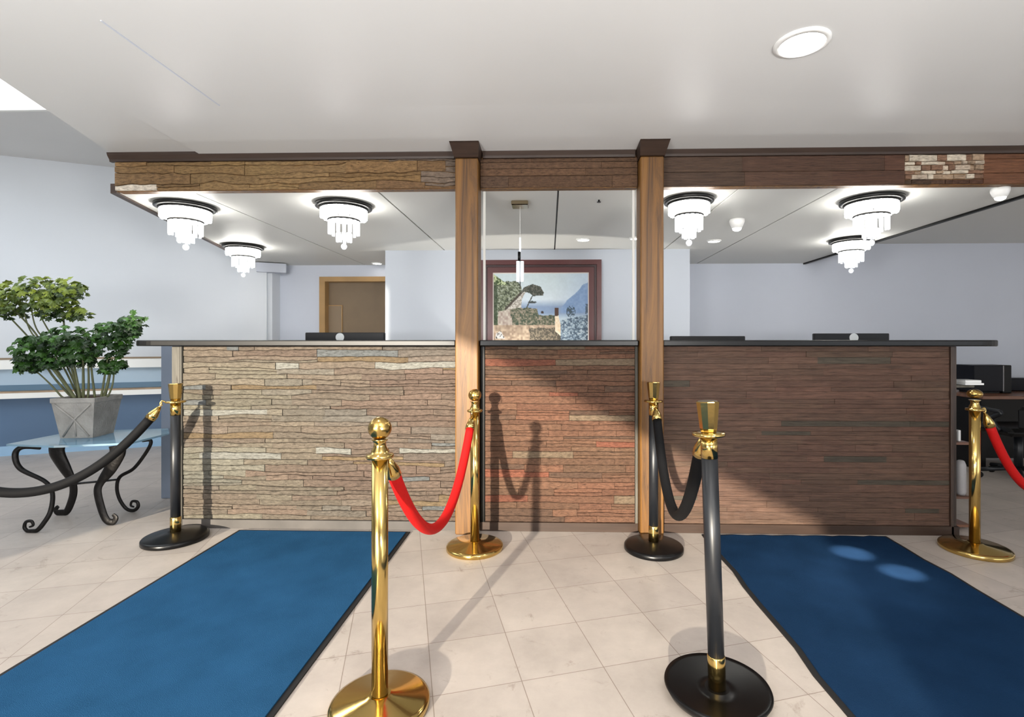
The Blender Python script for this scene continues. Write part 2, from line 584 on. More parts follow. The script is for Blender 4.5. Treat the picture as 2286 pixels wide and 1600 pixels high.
# slanting left wall with rails and wainscot: local x along the wall, local -y towards the lobby
P0 = onz(0, 1018, 0); P1 = at(595, 900, 6.1); P1.z = 0
ax = (P1 - P0).normalized(); ang = math.atan2(ax.y, ax.x); Lw = (P1 - P0).length
WL = Matrix.Translation(P0) @ Matrix.Rotation(ang, 4, 'Z')
def wl(x0, x1, y0, y1, z0, z1): return MB().box(x0, x1, y0, y1, z0, z1, mtx=WL)
struct(wl(-4, Lw, 0, .12, 0, ZH + .02).build('wall_left', M['wall']))
struct(wl(Lw - .3, Lw + .005, -.035, .12, 0, 2.12).build('wall_left_pilaster', M['wall']))
struct(wl(-4, Lw - .35, -.012, 0, .10, .60).build('wall_left_wainscot', M['wains']))
struct(wl(-4, Lw - .35, -.02, 0, 0, .10).build('baseboard_left', M['base_blue']))
struct(wl(-4, Lw - .35, -.10, 0, .60, .655).build('trim_4', M['whitetrim']))
struct(wl(-4, Lw - .35, -.085, 0, .655, .672).build('trim_5', M['ledgebrown']))
struct(wl(-4, Lw - .35, -.02, 0, .675, .735).build('trim_6', M['slate']))
struct(wl(-4, Lw - .35, -.012, 0, .735, .90).build('trim_7', M['paleblue']))
struct(wl(-4, Lw - .35, -.05, 0, .90, 1.0).build('trim_8', M['whitetrim']))
struct(wl(-4, Lw - .35, -.055, 0, 1.0, 1.018).build('trim_9', M['doorpanel']))
struct(wl(Lw - .1, Lw + .22, -.1, .05, 2.03, 2.14).build('trim_10', M['wall_grey']))
# end of the left wall, running back
struct(MB().box(P1.x + .0, P1.x + .06, P1.y + .02, 7.4, 0, ZR).build('wall_left_return', M['wall']))

# back wall with door opening
dL, dR = at(715, 620, Y_BACK).x, at(900, 620, Y_BACK).x
dT = at(780, 618, Y_BACK).z
b = MB().box(P1.x, dL, Y_BACK, Y_BACK + .12, 0, ZC + .02).box(dR, 8, Y_BACK, Y_BACK + .12, 0, ZC + .02).box(dL, dR, Y_BACK, Y_BACK + .12, dT, ZC + .02)
struct(b.build('wall_back', M['wall_grey']))
# wall carrying the picture, standing forward of the back wall
xa, xb = at(860, 600, Y_PIC).x, at(1540, 600, Y_PIC).x
struct(MB().box(xa, xb, Y_PIC, Y_BACK, 0, ZR).build('wall_picture', mat('picture_wall_paint', (192, 198, 207), .6, spec=.2)))
# outer walls that close the room
struct(MB().box(8, 8.1, Y_FRONT, 7, 0, ZH).build('wall_right', M['wall_grey']))
struct(MB().box(-9.6, -9.5, Y_FRONT, 7.5, 0, ZH).build('wall_far_left', M['wall']))

# door
fw = .045 * 1.6
door = MB()
door.box(dL, dL + fw, Y_BACK - .03, Y_BACK + .12, 0, dT).box(dR - fw, dR, Y_BACK - .03, Y_BACK + .12, 0, dT).box(dL + fw, dR - fw, Y_BACK - .03, Y_BACK + .12, dT - .06, dT)
dr = struct(door.build('door_1', M['doorframe']))
MB().box(dL + fw, dR - fw, Y_BACK + .085, Y_BACK + .12, 0, dT - .06).build('door_leaf', M['door'], dr)
q0, q1 = at(732, 683, Y_BACK + .08), at(763, 683, Y_BACK + .08)
bb = MB()
bb.box(q0.x, q1.x, Y_BACK + .078, Y_BACK + .085, .2, q0.z - .01)
MB().box(q0.x, q1.x, Y_BACK + .078, Y_BACK + .086, .2, q0.z).build('door_panel', M['doorpanel'], dr)
tb = MB().box(q0.x - .008, q1.x + .008, Y_BACK + .07, Y_BACK + .086, q0.z, q0.z + .012).box(q1.x, q1.x + .01, Y_BACK + .07, Y_BACK + .086, .2, q0.z)
tb.build('panel_moulding', M['doorframe'], dr)

# unseen front wall behind the camera; its opening is shaped to cut the sun patch
SUN = Vector((.30, 1.0, -.165))
def back(p):
    t = (p.y - Y_FRONT) / SUN.y
    return p - SUN * t
l0 = back(at(280, 372, YF)); l1 = back(at(1705, 1112, YF))
xl = l0.x - .15
ZT = 2.27                          # top of the shaped opening; a taller notch lets sun reach the header
slope = (l1.z - l0.z) / (l1.x - l0.x)
xn = -4.22
lz = lambda x: l0.z + (x - l0.x) * slope
xh = l0.x + (ZT - l0.z) / slope
b = MB()
b.box(-7.6, xl, Y_FRONT - .1, Y_FRONT, 0, ZH + .45)
b.prism_xz([(xl, lz(xl)), (xn, lz(xn)), (xn, ZH + .45), (xl, ZH + .45)], Y_FRONT - .1, Y_FRONT)
b.box(xn, xh, Y_FRONT - .1, Y_FRONT, ZT, ZH + .45)
b.prism_xz([(xh, ZT), (l1.x, l1.z), (l1.x + .35, l1.z - .16), (l1.x + .35, ZH + .45), (xh, ZH + .45)], Y_FRONT - .1, Y_FRONT)
b.box(l1.x + .35, 4.0, Y_FRONT - .1, Y_FRONT, 0, ZH)
b.box(4.0, 8, Y_FRONT - .1, Y_FRONT, 2.3, ZH)
b.box(-9.5, -7.6, Y_FRONT - .1, Y_FRONT, 0, ZH)
struct(b.build('wall_front_sun_mask', M['wall_white']))

# ------------------------------------------------------------------ stone facing
def hsh(i, j, k=0):
    n = (i * 374761393 + j * 668265263 + k * 974634777) & 0xffffffff
    n = ((n ^ (n >> 13)) * 1274126177) & 0xffffffff
    return ((n ^ (n >> 16)) & 0xffff) / 65535


def vn(x, y, k=0):
    i, j = math.floor(x), math.floor(y)
    u, v = x - i, y - j
    u, v = u * u * (3 - 2 * u), v * v * (3 - 2 * v)
    return (hsh(i, j, k) * (1 - u) + hsh(i + 1, j, k) * u) * (1 - v) + (hsh(i, j + 1, k) * (1 - u) + hsh(i + 1, j + 1, k) * u) * v


def stones(x0, x1, z0, z1, y, pal, seed, hr=(.022, .045), lr=(.10, .42), dj=.008, special=None, g=.0014, jz=.0024, var=.07, ch=.0025, wave=0.0, split=0.0):
    rnd = random.Random(seed)
    b = MB()
    zs = [z0]
    while zs[-1] < z1 - .004:
        h = rnd.uniform(*hr)
        zs.append(z1 if zs[-1] + h > z1 - .014 else zs[-1] + h)

    def bnd(k, xx):                       # wandering bed joint between two courses
        if k == 0 or k == len(zs) - 1 or not wave:
            return zs[k]
        return zs[k] + wave * ((vn(xx * 4.2, k * 7.3, seed) - .5) * 1.5 + (vn(xx * 15, k * 3.1, seed + 1) - .5) * .7)

    def stone(xa_, xb_, lo, hi):
        off = rnd.uniform(-dj, dj * .3)
        ns = max(1, int((xb_ - xa_) / .035))
        vs, fs = [], []
        for i in range(ns + 1):
            xx = xa_ + (xb_ - xa_) * i / ns
            zl = lo(xx) + g * .7 + rnd.uniform(0, jz * .5)
            zt = max(hi(xx) - g * .7 - rnd.uniform(0, jz * .5), zl + .004)
            d0 = rnd.uniform(-.0016, .0016)
            c_ = min(ch, (zt - zl) * .3)
            xi = xx + (rnd.uniform(-1, 1) * jz * .7 if 0 < i < ns else 0)
            vs += [(xx, y + .012, zl), (xi, y + off + d0 + c_, zl), (xi, y + off + d0, zl + c_), (xi, y + off + d0, zt - c_), (xi, y + off + d0 + c_, zt), (xx, y + .012, zt)]
        for i in range(ns):
            for k in range(5):
                fs.append((i * 6 + k, (i + 1) * 6 + k, (i + 1) * 6 + k + 1, i * 6 + k + 1))
        fs.append((0, 1, 2, 3, 4, 5)); fs.append(tuple(ns * 6 + k for k in (5, 4, 3, 2, 1, 0)))
        xm = (xa_ + xb_) / 2; zm = (lo(xm) + hi(xm)) / 2
        c = special(xm, zm, rnd) if special else None
        if c is None:
            c = pal((xm - x0) / (x1 - x0), (zm - z0) / (z1 - z0), rnd, xm, zm)
        f = rnd.uniform(1 - var, 1 + var)
        b.add(vs, fs, lin(*[max(4, min(250, q * f)) for q in c]))

    for k in range(len(zs) - 1):
        x = x0
        while x < x1 - .002:
            l = rnd.uniform(*lr)
            if rnd.random() < .15:
                l *= .45
            if x + l > x1 - .05:
                l = x1 - x
            lo = lambda q, k=k: bnd(k, q)
            hi = lambda q, k=k: bnd(k + 1, q)
            if rnd.random() < split and zs[k + 1] - zs[k] > .03:
                f = rnd.uniform(.4, .6)
                md = lambda q, lo=lo, hi=hi, f=f: lo(q) + (hi(q) - lo(q)) * (f + .25 * (vn(q * 9, k, seed + 5) - .5))
                stone(x + g, x + l - g, lo, md)
                stone(x + g, x + l - g, md, hi)
            else:
                stone(x + g, x + l - g, lo, hi)
            x += l
    return b


def mixc(a, b_, t): return tuple(p + (q - p) * t for p, q in zip(a, b_))


def pal_left(s, t, r, x, z):  # section palettes: stone tint plus daylight fading to the right, put into the colour
    n = vn(x * 3.1, z * 7, 31); n2 = vn(x * 2.3 + 9, z * 9, 32)
    base = mixc((95, 92, 80), (86, 74, 65), min(1, s * 1.25))
    base = mixc(base, (90, 90, 86), max(0, n - .55) * 1.6)
    base = mixc(base, (88, 71, 62), max(0, n2 - .55) * 1.5)
    k = r.random()
    if k < .05: return (111, 110, 104)
    if k < .10: return (83, 85, 85)
    if k < .13: return (93, 79, 60)
    return base


def pal_mid(s, t, r, x, z):
    n = vn(x * 3.7, z * 8, 41)
    base = mixc((82, 63, 49), (92, 62, 48), n)
    k = r.random()
    if k < .07: return (99, 60, 46)
    if k < .11: return (95, 81, 66)
    if k < .2: return (75, 57, 46)
    return base


def pal_right(s, t, r, x, z):
    n = vn(x * 2.2, z * 9, 51)
    base = mixc((79, 62, 50), (84, 60, 50), n)
    k = r.random()
    if k < .06: return (64, 57, 48)
    return base


# ------------------------------------------------------------------ reception counter
Zt = at(1700, 773, YF).z             # underside of the worktop
X = lambda px, y=900, Y=YF: at(px, y, Y).x
xL, xPL0, xPL1 = X(410), X(1016, Y=3.09), X(1067, Y=3.09)
xPR0, xPR1, xRt = X(1430, Y=3.09), X(1482, Y=3.09), X(2119)
xEndL, xEndR = X(384), X(2136)
ctr = thing('reception_counter', 'long stone-faced reception counter running wall to wall behind the rope posts', 'counter', ((xL + xRt) / 2, YF, 0))
zb = .055
stones(xL, xPL0 - .004, zb, Zt, YF, pal_left, 3, (.023, .043), (.14, .6), .008, jz=.003, wave=.012, split=.22, g=.001).build('stone_facing', M['stone'], ctr, label='greyish tan ledger stone facing of the left counter section')
xM0, xM1 = X(1083), X(1417)
stones(xM0, xM1, zb, Zt, YF, pal_mid, 5, (.026, .046), (.14, .55), .004, jz=.002, wave=.006, split=.15, g=.0009).build('stone_facing', M['stone'], ctr, label='reddish brown ledger stone facing between the two posts')
stones(xPR1 + .004, xRt, zb, Zt, YF, pal_right, 8, (.024, .048), (.2, .9), .0012, g=.0004, jz=.0008, var=.06, ch=.0009).build('stone_facing', M['stone_smooth'], ctr, label='dark brown plank-like stone facing of the right counter section')
bk = MB()
bk.box(xL, xPL0 - .004, YF + .01, 3.25, 0, Zt).box(xPL1 + .004, xPR0 - .004, YF + .012, 3.25, 0, Zt).box(xPR1 + .004, xRt, YF + .01, 3.25, 0, Zt)
bk.box(xEndL, xEndR, 3.25, 3.42, 0, Zt)
bk.build('body', M['mortar'], ctr)
tk = MB()
tk.box(xL, xPL0 - .004, YF - .012, YF + .008, 0, zb).build('kick_board', mat('grey_kick_board', (74, 70, 67), .6, noise=.2, nscale=6), ctr, label='grey kick board under the left section')
MB().box(xPL1 + .004, xPR0 - .004, YF - .012, YF + .008, 0, zb).build('kick_board', M['crown'], ctr)
MB().box(xPR1 + .004, xRt + .05, YF - .014, YF + .008, 0, zb).build('kick_board', M['crown'], ctr)
MB().box(xEndL, xL - .022, YF - .005, 3.25, 0, Zt, .004).box(xL - .018, xL - .004, YF - .012, 3.25, 0, Zt, .003).build('end_board', M['endwood'], ctr, label='weathered grey wooden end board')
MB().box(xRt + .002, xRt + .02, YF - .014, 3.25, 0, Zt, .003).box(xRt + .022, xEndR, YF + .0, 3.25, 0, Zt, .003).build('end_board', M['darkwood'], ctr, label='dark wooden end board')
MB().box(xPL1 + .006, xM0 - .002, YF - .006, YF + .01, 0, Zt, .002).build('post_side_strip', M['black'], ctr, label='black strip painting in the shadow beside the left post')  # dark strip put in for the shadow next to the post
MB().box(xM1 + .002, xPR0 - .003, YF - .008, YF + .01, 0, Zt, .002).build('post_side_strip', M['endwood'], ctr, label='grey trim beside the right post')
bp0 = at(366, 1113, 3.78)
MB().box(bp0.x, X(388), 3.75, 3.79, 0, Zt, .003).build('side_panel', M['panel_blue'], ctr, label='blue-grey panel supporting the left end of the worktop')
MB().box(xEndL, xEndR, 3.84, 4.35, .74, .77).box(xEndL, xEndR, 4.30, 4.33, 0, .74).build('work_surface', M['darkwood'], ctr)

# worktop with rounded ends, notched round the posts
def rounded_top():
    xl_, xr_ = at(330, 765, 3.35).x, at(2213, 768, 3.30).x
    yf, yb = YF - .045, 3.82
    pts = []
    def arc(cx, cy, rx, ry, a0, a1, n=10):
        for i in range(n + 1):
            a = R(a0 + (a1 - a0) * i / n)
            pts.append((cx + rx * math.cos(a), cy + ry * math.sin(a)))
    ra = .20
    arc(xl_ + ra, yf + ra, ra, ra, 180, 270)
    for (a, c) in ((xPL0 - .004, xPL1 + .004), (xPR0 - .004, xPR1 + .004)):
        pts.extend([(a, yf), (a, 3.245), (c, 3.245), (c, yf)])
    arc(xr_ - ra, yf + ra, ra, ra, 270, 360)
    arc(xr_ - ra, yb - ra, ra, ra, 0, 90)
    arc(xl_ + ra, yb - ra, ra, ra, 90, 180)
    return pts
zt0 = Zt + .001; zt1 = at(1700, 759, YF - .045).z
wt = MB().prism(rounded_top(), zt0, zt1).build('worktop', M['top'])
bv = wt.modifiers.new('edge', 'BEVEL'); bv.width = .007; bv.segments = 3; bv.limit_method = 'ANGLE'
tag(wt, 'long black countertop with rounded ends lying on the stone counter', 'countertop')

# shelf unit behind the right end
xs0, xs1 = xEndR + .004, at(2163, 900, 3.28).x
shz = [at(2150, 859, 3.28).z, at(2150, 986, 3.28).z, at(2150, 1106, 3.28).z]
su = thing('shelf_unit', 'dark open shelf unit tucked behind the right end of the counter', 'shelf', ((xs0 + xs1) / 2, 3.4, 0))
MB().box(xs0, xs1 - .03, 3.56, 3.58, 0, Zt - .03).build('back_panel', M['darkwood'], su)
MB().box(xs1 - .045, xs1 - .03, 3.40, 3.58, shz[0] + .05, Zt - .03).build('side_panel', M['darkwood'], su)
for z in shz + [.03]:
    MB().box(xs0, xs1 + (.02 if z == shz[0] else 0), 3.26, 3.56, z - .016, z, .003).build('shelf', M['deskwood'] if z != shz[0] else M['endwood'], su)
o = MB().box(xs1 - .03, xs1 + .085, 3.27, 3.40, shz[0] + .0005, shz[0] + .0118).box(xs1 - .02, xs1 + .08, 3.28, 3.39, shz[0] + .012, shz[0] + .03, .003).build('paper_stack', M['paper'])
tag(o, 'small white stack of papers on the top shelf behind the counter end', 'papers')
bn = thing('waste_bin', 'light grey rounded bin on the lowest shelf at the counter end', 'bin', ((xs0 + xs1) / 2, 3.36, .03))
MB().lathe([(.036, .0305), (.045, .11), (.041, .165), (.025, .185)], (((xs0 + xs1) / 2), 3.36, 0), 28).build('bin_body', M['greybin'], bn)
for k, (dx, hh) in enumerate(((-.045, .075), (-.025, .062), (.0, .07))):
    o = MB().box((xs0 + xs1) / 2 + .03 + dx, (xs0 + xs1) / 2 + .046 + dx, 3.3, 3.45, shz[1] + .0005, shz[1] + hh, .002).build('folder', [M['greybin'], M['plastic'], M['paper']][k])
    tag(o, ['grey upright folder on the middle shelf nearest the counter', 'dark upright folder between the grey and the white one on the shelf', 'white upright folder at the outer end of the middle shelf'][k], 'folder', 'folders on the middle shelf')
o = MB().lathe([(.022, 0), (.028, .02), (.028, .19), (.02, .215), (.012, .22)], (xs1 - .035, 3.3, shz[2] + .0005), 24).build('bottle', M['greybin'])
tag(o, 'tall pale grey bottle on the lower shelf at the counter end', 'bottle')

# ------------------------------------------------------------------ posts and header beam
def post(x0, x1, label):
    t = thing('wooden_post', label, 'post', ((x0 + x1) / 2, 3.165, 0), group='timber posts framing the counter')
    MB().box(x0, x1, 3.09, 3.24, 0, ZC - .075, .006).build('shaft', M['post'], t)
    w = .018
    vs = [(x0, 3.09), (x1, 3.09), (x1, 3.24), (x0, 3.24)]
    tp = [(x0 - w, 3.0), (x1 + w, 3.0), (x1 + w, 3.24), (x0 - w, 3.24)]
    zc0, zc1 = ZC - .075, ZC - .012
    m = MB()
    lo = [(x0 - .004, 3.075), (x1 + .004, 3.075), (x1 + .004, 3.24), (x0 - .004, 3.24)]
    m.add([(p[0], p[1], zc0) for p in lo] + [(p[0], p[1], zc1) for p in tp], [(0, 1, 5, 4), (1, 2, 6, 5), (2, 3, 7, 6), (3, 0, 4, 7), (3, 2, 1, 0), (4, 5, 6, 7)])
    m.box(x0 - w, x1 + w, 2.99, 3.24, zc1, ZC)
    m.build('capital', M['crown'], t)
    return t
post(xPL0, xPL1, 'square brown timber post with dark cap beside the red rope')
post(xPR0, xPR1, 'square brown timber post with dark cap beside the black rope and stanchion')

zh0 = ZR; zh1 = ZC - .052
hd = thing('header_beam', 'stone-clad header beam hung under the ceiling above the counter', 'beam', (0, YF, zh0))
def pal_hl(s, t, r, x, z):  # beam palettes darken to the right, with the fall of light painted in
    n = vn(x * 2.6, z * 6, 61)
    base = mixc((104, 80, 56), (128, 104, 70), max(0, 1 - abs(s - .42) * 2.4))
    base = mixc(base, (138, 108, 62), max(0, n - .5))
    if s < .1 and t < .62: return (178, 168, 154)  # sunlit patch painted in as pale end stones
    k = r.random()
    if s > .86 and k < .7: return (104, 90, 78)
    return base
def pal_hm(s, t, r, x, z):
    return mixc((88, 64, 46), (79, 61, 48), r.random())
hx0, hx1 = at(258, 390, YF).x, 6.5
pz0 = at(2020, 395, YF); pz1 = at(2195, 355, YF)
def pal_hr(s, t, r, x, z):
    return mixc((67, 52, 41), (77, 52, 40), s)
def sp_hr(x, z, r):
    if pz0.x < x < pz1.x and z > zh0 + .02: return r.choice([(176, 160, 142), (150, 128, 106), (120, 92, 74), (190, 178, 160)])
stones(hx0, xPL0 - .004, zh0, zh1, YF, pal_hl, 21, (.035, .075), (.18, .6), .008, jz=.005, wave=.02, split=.3, g=.0008).build('stone_facing', M['stone'], hd, label='golden brown rough stone at the left of the beam')
stones(xPL1 + .004, xPR0 - .004, zh0, zh1, YF, pal_hm, 22, (.04, .075), (.3, .8), .003, g=.0009).build('stone_facing', M['stone'], hd)
stones(xPR1 + .004, pz0.x, zh0, zh1, YF, pal_hr, 23, (.05, .09), (.6, 1.2), .0015, g=.0007, jz=.001, var=.04).build('stone_facing', M['stone_smooth'], hd, label='smooth dark brown planks right of the posts')
stones(pz0.x, pz1.x, zh0 + .0, zh1, YF, pal_hr, 24, (.02, .034), (.03, .12), .012, sp_hr, jz=.005).build('stone_facing', M['stone'], hd, label='rough pale patch of chipped stone')
stones(pz1.x, hx1, zh0, zh1, YF, lambda s, t, r, x, z: (100, 66, 46), 25, (.05, .09), (.4, .8), .0015, g=.0007, var=.04).build('stone_facing', M['stone_smooth'], hd)
bb = MB()
for a, c in ((hx0, xPL0 - .004), (xPL1 + .004, xPR0 - .004), (xPR1 + .004, hx1)):
    bb.box(a, c, YF + .011, 3.235, zh0 - .002, ZC)
bb.box(hx0, hx1, 3.242, 3.29, zh0 + .06, ZC)
bb.build('core', M['post'], hd)
cr = MB()
for a, c in ((hx0 - .03, xPL0 - .02), (xPL1 + .02, xPR0 - .02), (xPR1 + .02, hx1)):
    n0 = len(cr.v)
    prof = [(YF + .01, zh1), (YF - .012, zh1), (YF - .014, zh1 + .014), (YF - .03, zh1 + .036), (YF - .034, ZC), (YF + .01, ZC)]
    vs = [(a, y, z) for y, z in prof] + [(c, y, z) for y, z in prof]
    k = len(prof)
    cr.add(vs, [tuple(range(k)), tuple(range(k, 2 * k))[::-1]] + [(i, k + i, k + (i + 1) % k, (i + 1) % k) for i in range(k)])
cr.build('crown_moulding', M['crown'], hd)
# pale strips behind the posts, painting in the posts' lit side faces
for x, nm in ((xPL1 + .012, 'lit_side_strip_left'), (xPR0 - .024, 'lit_side_strip_right')):
    struct(MB().box(x, x + .014, 3.2425, 3.262, zt1 + .001, zh0 + .058).build(nm, M['whitetrim']))

# ------------------------------------------------------------------ picture
pL, pR = at(1073, 600, Y_PIC - .03).x, at(1342, 600, Y_PIC - .03).x
pT = at(1200, 581, Y_PIC - .03).z; pB = .72
pic = thing('framed_picture', 'large landscape picture in a wide maroon frame on the white wall behind the counter', 'picture', ((pL + pR) / 2, Y_PIC, pB))
fwid = (at(1342, 600, Y_PIC).x - at(1317, 600, Y_PIC).x)
fr = MB()
def frame_ring(m, x0, x1, z0, z1, w, y0, y1, wl_=None):
    wl_ = wl_ or w
    m.prism_xz([(x0, z0), (x1, z0), (x1 - w, z0 + w), (x0 + wl_, z0 + w)], y0, y1)
    m.prism_xz([(x0, z1), (x0 + wl_, z1 - w), (x1 - w, z1 - w), (x1, z1)], y0, y1)
    m.prism_xz([(x0, z0), (x0 + wl_, z0 + w), (x0 + wl_, z1 - w), (x0, z1)], y0, y1)
    m.prism_xz([(x1, z0), (x1, z1), (x1 - w, z1 - w), (x1 - w, z0 + w)], y0, y1)
frame_ring(fr, pL, pR, pB, pT, .048, Y_PIC - .07, Y_PIC - .002)
fr.build('frame', M['frame'], pic)
f2 = MB(); frame_ring(f2, pL + .05, pR - .05, pB + .05, pT - .05, .022, Y_PIC - .055, Y_PIC - .002); f2.build('frame_step', M['frame_dk'], pic)
f3 = MB(); frame_ring(f3, pL + .073, pR - .073, pB + .073, pT - .073, .055, Y_PIC - .045, Y_PIC - .002); f3.build('inner_frame', M['frame'], pic)
cL, cR, cT, cB = pL + .128, pR - .128, pT - .128, pB + .128
f4 = MB(); frame_ring(f4, cL, cR, cB, cT, .008, Y_PIC - .034, Y_PIC - .002); f4.build('fillet', M['fillet'], pic)


def inpoly(x, y, P):
    c = False
    n = len(P)
    for i in range(n):
        x1, y1 = P[i]; x2, y2 = P[i - 1]
        if (y1 > y) != (y2 > y) and x < (x2 - x1) * (y - y1) / (y2 - y1) + x1:
            c = not c
    return c


def pk(n, a, b_, c):
    return mixc(a, b_, min(1, max(0, (n - .25) / .3))) if n < .55 else mixc(b_, c, min(1, (n - .55) / .3))


def paint(x, y):
    n1, n2 = vn(x / 28, y / 28, 1), min(1, max(0, .5 + 1.15 * (vn(x / 22, y / 19, 2) * .55 + vn(x / 9, y / 9, 3) * .45 - .5)))
    c = mixc((192, 212, 218), (206, 220, 232), (y - 460) / 500)
    c = mixc(c, (176, 200, 228), max(0, (x - 1200) / 700))
    if y > 860: c = mixc(c, (128, 154, 192), min(1, (y - 860) / 110))
    if y > 1060: c = mixc(c, (176, 198, 214), min(1, (y - 1060) / 80))
    w = (vn(x / 60, y / 60, 5) - .5) * 50
    if inpoly(x + w * .4, y + w * .4, [(1300, 1000), (1400, 860), (1500, 780), (1560, 740), (1640, 640), (1720, 600), (1720, 1050), (1300, 1060)]):
        c = mixc((132, 164, 208), (112, 146, 196), n1)
    if x < 690 + w and y > 585 + w * .3 + max(0, (x - 640)) * 1.5 and x - 700 < (1000 - y) * .4 + 40:   # leaves at the left
        c = pk(n2, (56, 66, 48), (120, 130, 98), (176, 184, 168))
    if x < 470 + w and y < 640 and y > 480 + (x - 270) * .7: c = (60, 84, 40) if n2 < .5 else (190, 205, 150)
    if x < 330 and y > 600: c = mixc(c, (30, 50, 24), .6)
    if inpoly(x, y, [(420, 1030), (700, 730), (760, 740), (700, 860), (690, 1000), (520, 1010)]):
        c = (150, 142, 130) if n2 > .5 else (206, 200, 190)
    if abs((x - 440) * .705 + (y - 1010) * .71 + w * .1) < 16 and 440 < x < 720: c = (74, 66, 56)
    if inpoly(x + w * .3, y + w * .2, [(670, 770), (740, 680), (860, 628), (990, 668), (1042, 760), (1030, 810), (960, 800), (880, 810), (830, 770), (740, 745)]):
        c = (62, 68, 58) if n2 < .6 else (104, 104, 92)
    if abs((x - 850) + (y - 830) * .5) < 10 and 800 < y < 980: c = (60, 66, 56)
    if ((x - 860) / 66) ** 2 + ((y - 900) / 18) ** 2 < 1: c = (62, 70, 70)
    if inpoly(x, y + w * .3, [(340, 1040), (560, 1000), (560, 1260), (330, 1240)]): c = mixc((206, 196, 180), (150, 128, 118), n1)
    if inpoly(x + w * .5, y + w * .5, [(520, 1010), (640, 980), (930, 990), (960, 1090), (1210, 1090), (1210, 1260), (720, 1260), (560, 1250)]):
        c = pk(n2, (54, 74, 58), (110, 108, 84), (160, 144, 128))
    if y > 1240 and x < 1300:
        c = mixc((206, 180, 150), (140, 116, 96), n1)
        if x > 830 + w and y > 1290 + w: c = (84, 78, 66) if n2 < .55 else (136, 122, 100)
    if inpoly(x, y, [(290, 1440), (310, 1360), (380, 1330), (440, 1440)]): c = (210, 210, 210) if n2 > .35 else (70, 66, 60)
    if 1200 < x < 1262 and 985 < y < 1110: c = (82, 56, 46)
    if (x - 1015) ** 2 + (y - 1050) ** 2 < 500: c = (64, 52, 50)
    if inpoly(x, y, [(1212, 1110), (1260, 1100), (1300, 1260), (1300, 1340), (1390, 1370), (1390, 1400), (1290, 1400), (1210, 1330)]): c = mixc((236, 222, 196), (220, 190, 150), n1)
    if x > 1290 and y > 1170 - (x - 1290) * .2:
        c = pk(n2, (66, 86, 108), (132, 158, 180), (190, 206, 216))
    if ((x - 1450) / 70) ** 2 + ((y - 1040) / 90) ** 2 < 1 and n2 < .6: c = (66, 86, 100)
    if x > 1670 and y > 930 and n2 < .6: c = (70, 90, 110)
    g = .3 * c[0] + .59 * c[1] + .11 * c[2]
    return mixc(mixc(c, (g, g, g), .22), (0, 0, 0), .06)


nx, nz = 240, 156
b = MB()
vs, fs, cl = [], [], []
for j in range(nz + 1):
    for i in range(nx + 1):
        s, t = i / nx, j / nz
        vs.append((cL + .008 + (cR - cL - .016) * s, Y_PIC - .022, cT - .008 - (cT - cB - .016) * t))
        wx = 270 + 1440 * s
        wz = (cT - vs[-1][2]) / (cT - at(1200, 756, Y_PIC).z)
        cl.append(lin(*paint(wx, 460 + 985 * wz)))
for j in range(nz):
    for i in range(nx):
        a = j * (nx + 1) + i
        fs.append((a, a + nx + 1, a + nx + 2, a + 1))
b.v, b.f, b.c, b.sm = vs, fs, cl, [False] * len(fs)
# backing so the canvas has thickness
b.box(cL + .008, cR - .008, Y_PIC - .0215, Y_PIC - .003, cB + .008, cT - .008)
b.build('canvas', M['print'], pic)

# ------------------------------------------------------------------ monitors behind the counter
def monitor(px0, px1, pyt, label, mark):
    Ym = 3.98
    a, c = at(px0, pyt, Ym), at(px1, pyt, Ym)
    zt = (a.z + c.z) / 2; hgt = .34
    cx = (a.x + c.x) / 2
    t = thing('computer_monitor', label, 'monitor', (cx, Ym + .03, .77), group='monitors behind the counter')
    hs = MB().box(a.x, c.x, Ym, Ym + .035, zt - hgt, zt, .005).build('housing', M['plastic'], t)
    MB().box(a.x + .012, c.x - .012, Ym + .0355, Ym + .04, zt - hgt + .014, zt - .012).build('screen', M['navy'], hs)
    MB().box(cx - .03, cx + .03, Ym + .005, Ym + .03, .79, zt - hgt - .0005).build('stand_neck', M['plastic'], t)
    MB().box(cx - .12, cx + .12, Ym - .07, Ym + .12, .7705, .789, .004).build('stand_foot', M['plastic'], t)
    if mark:
        q = at(mark[0], mark[1], Ym)
        MB().lathe([(.034, 0), (.034, .003)], (q.x, Ym + .0, q.z - .006), 28, False, mtx=Matrix.Rotation(R(90), 4, 'X')).build('round_mark', M['mark'], hs)
monitor(681, 858, 742, 'black monitor back with pale round mark in front of the brown doorway', (759, 751))
monitor(1497, 1664, 750, 'plain black monitor top showing over the counter just right of the right post', None)
monitor(1818, 1986, 744, 'black monitor back with pale round mark over the right counter section', (1906, 752))

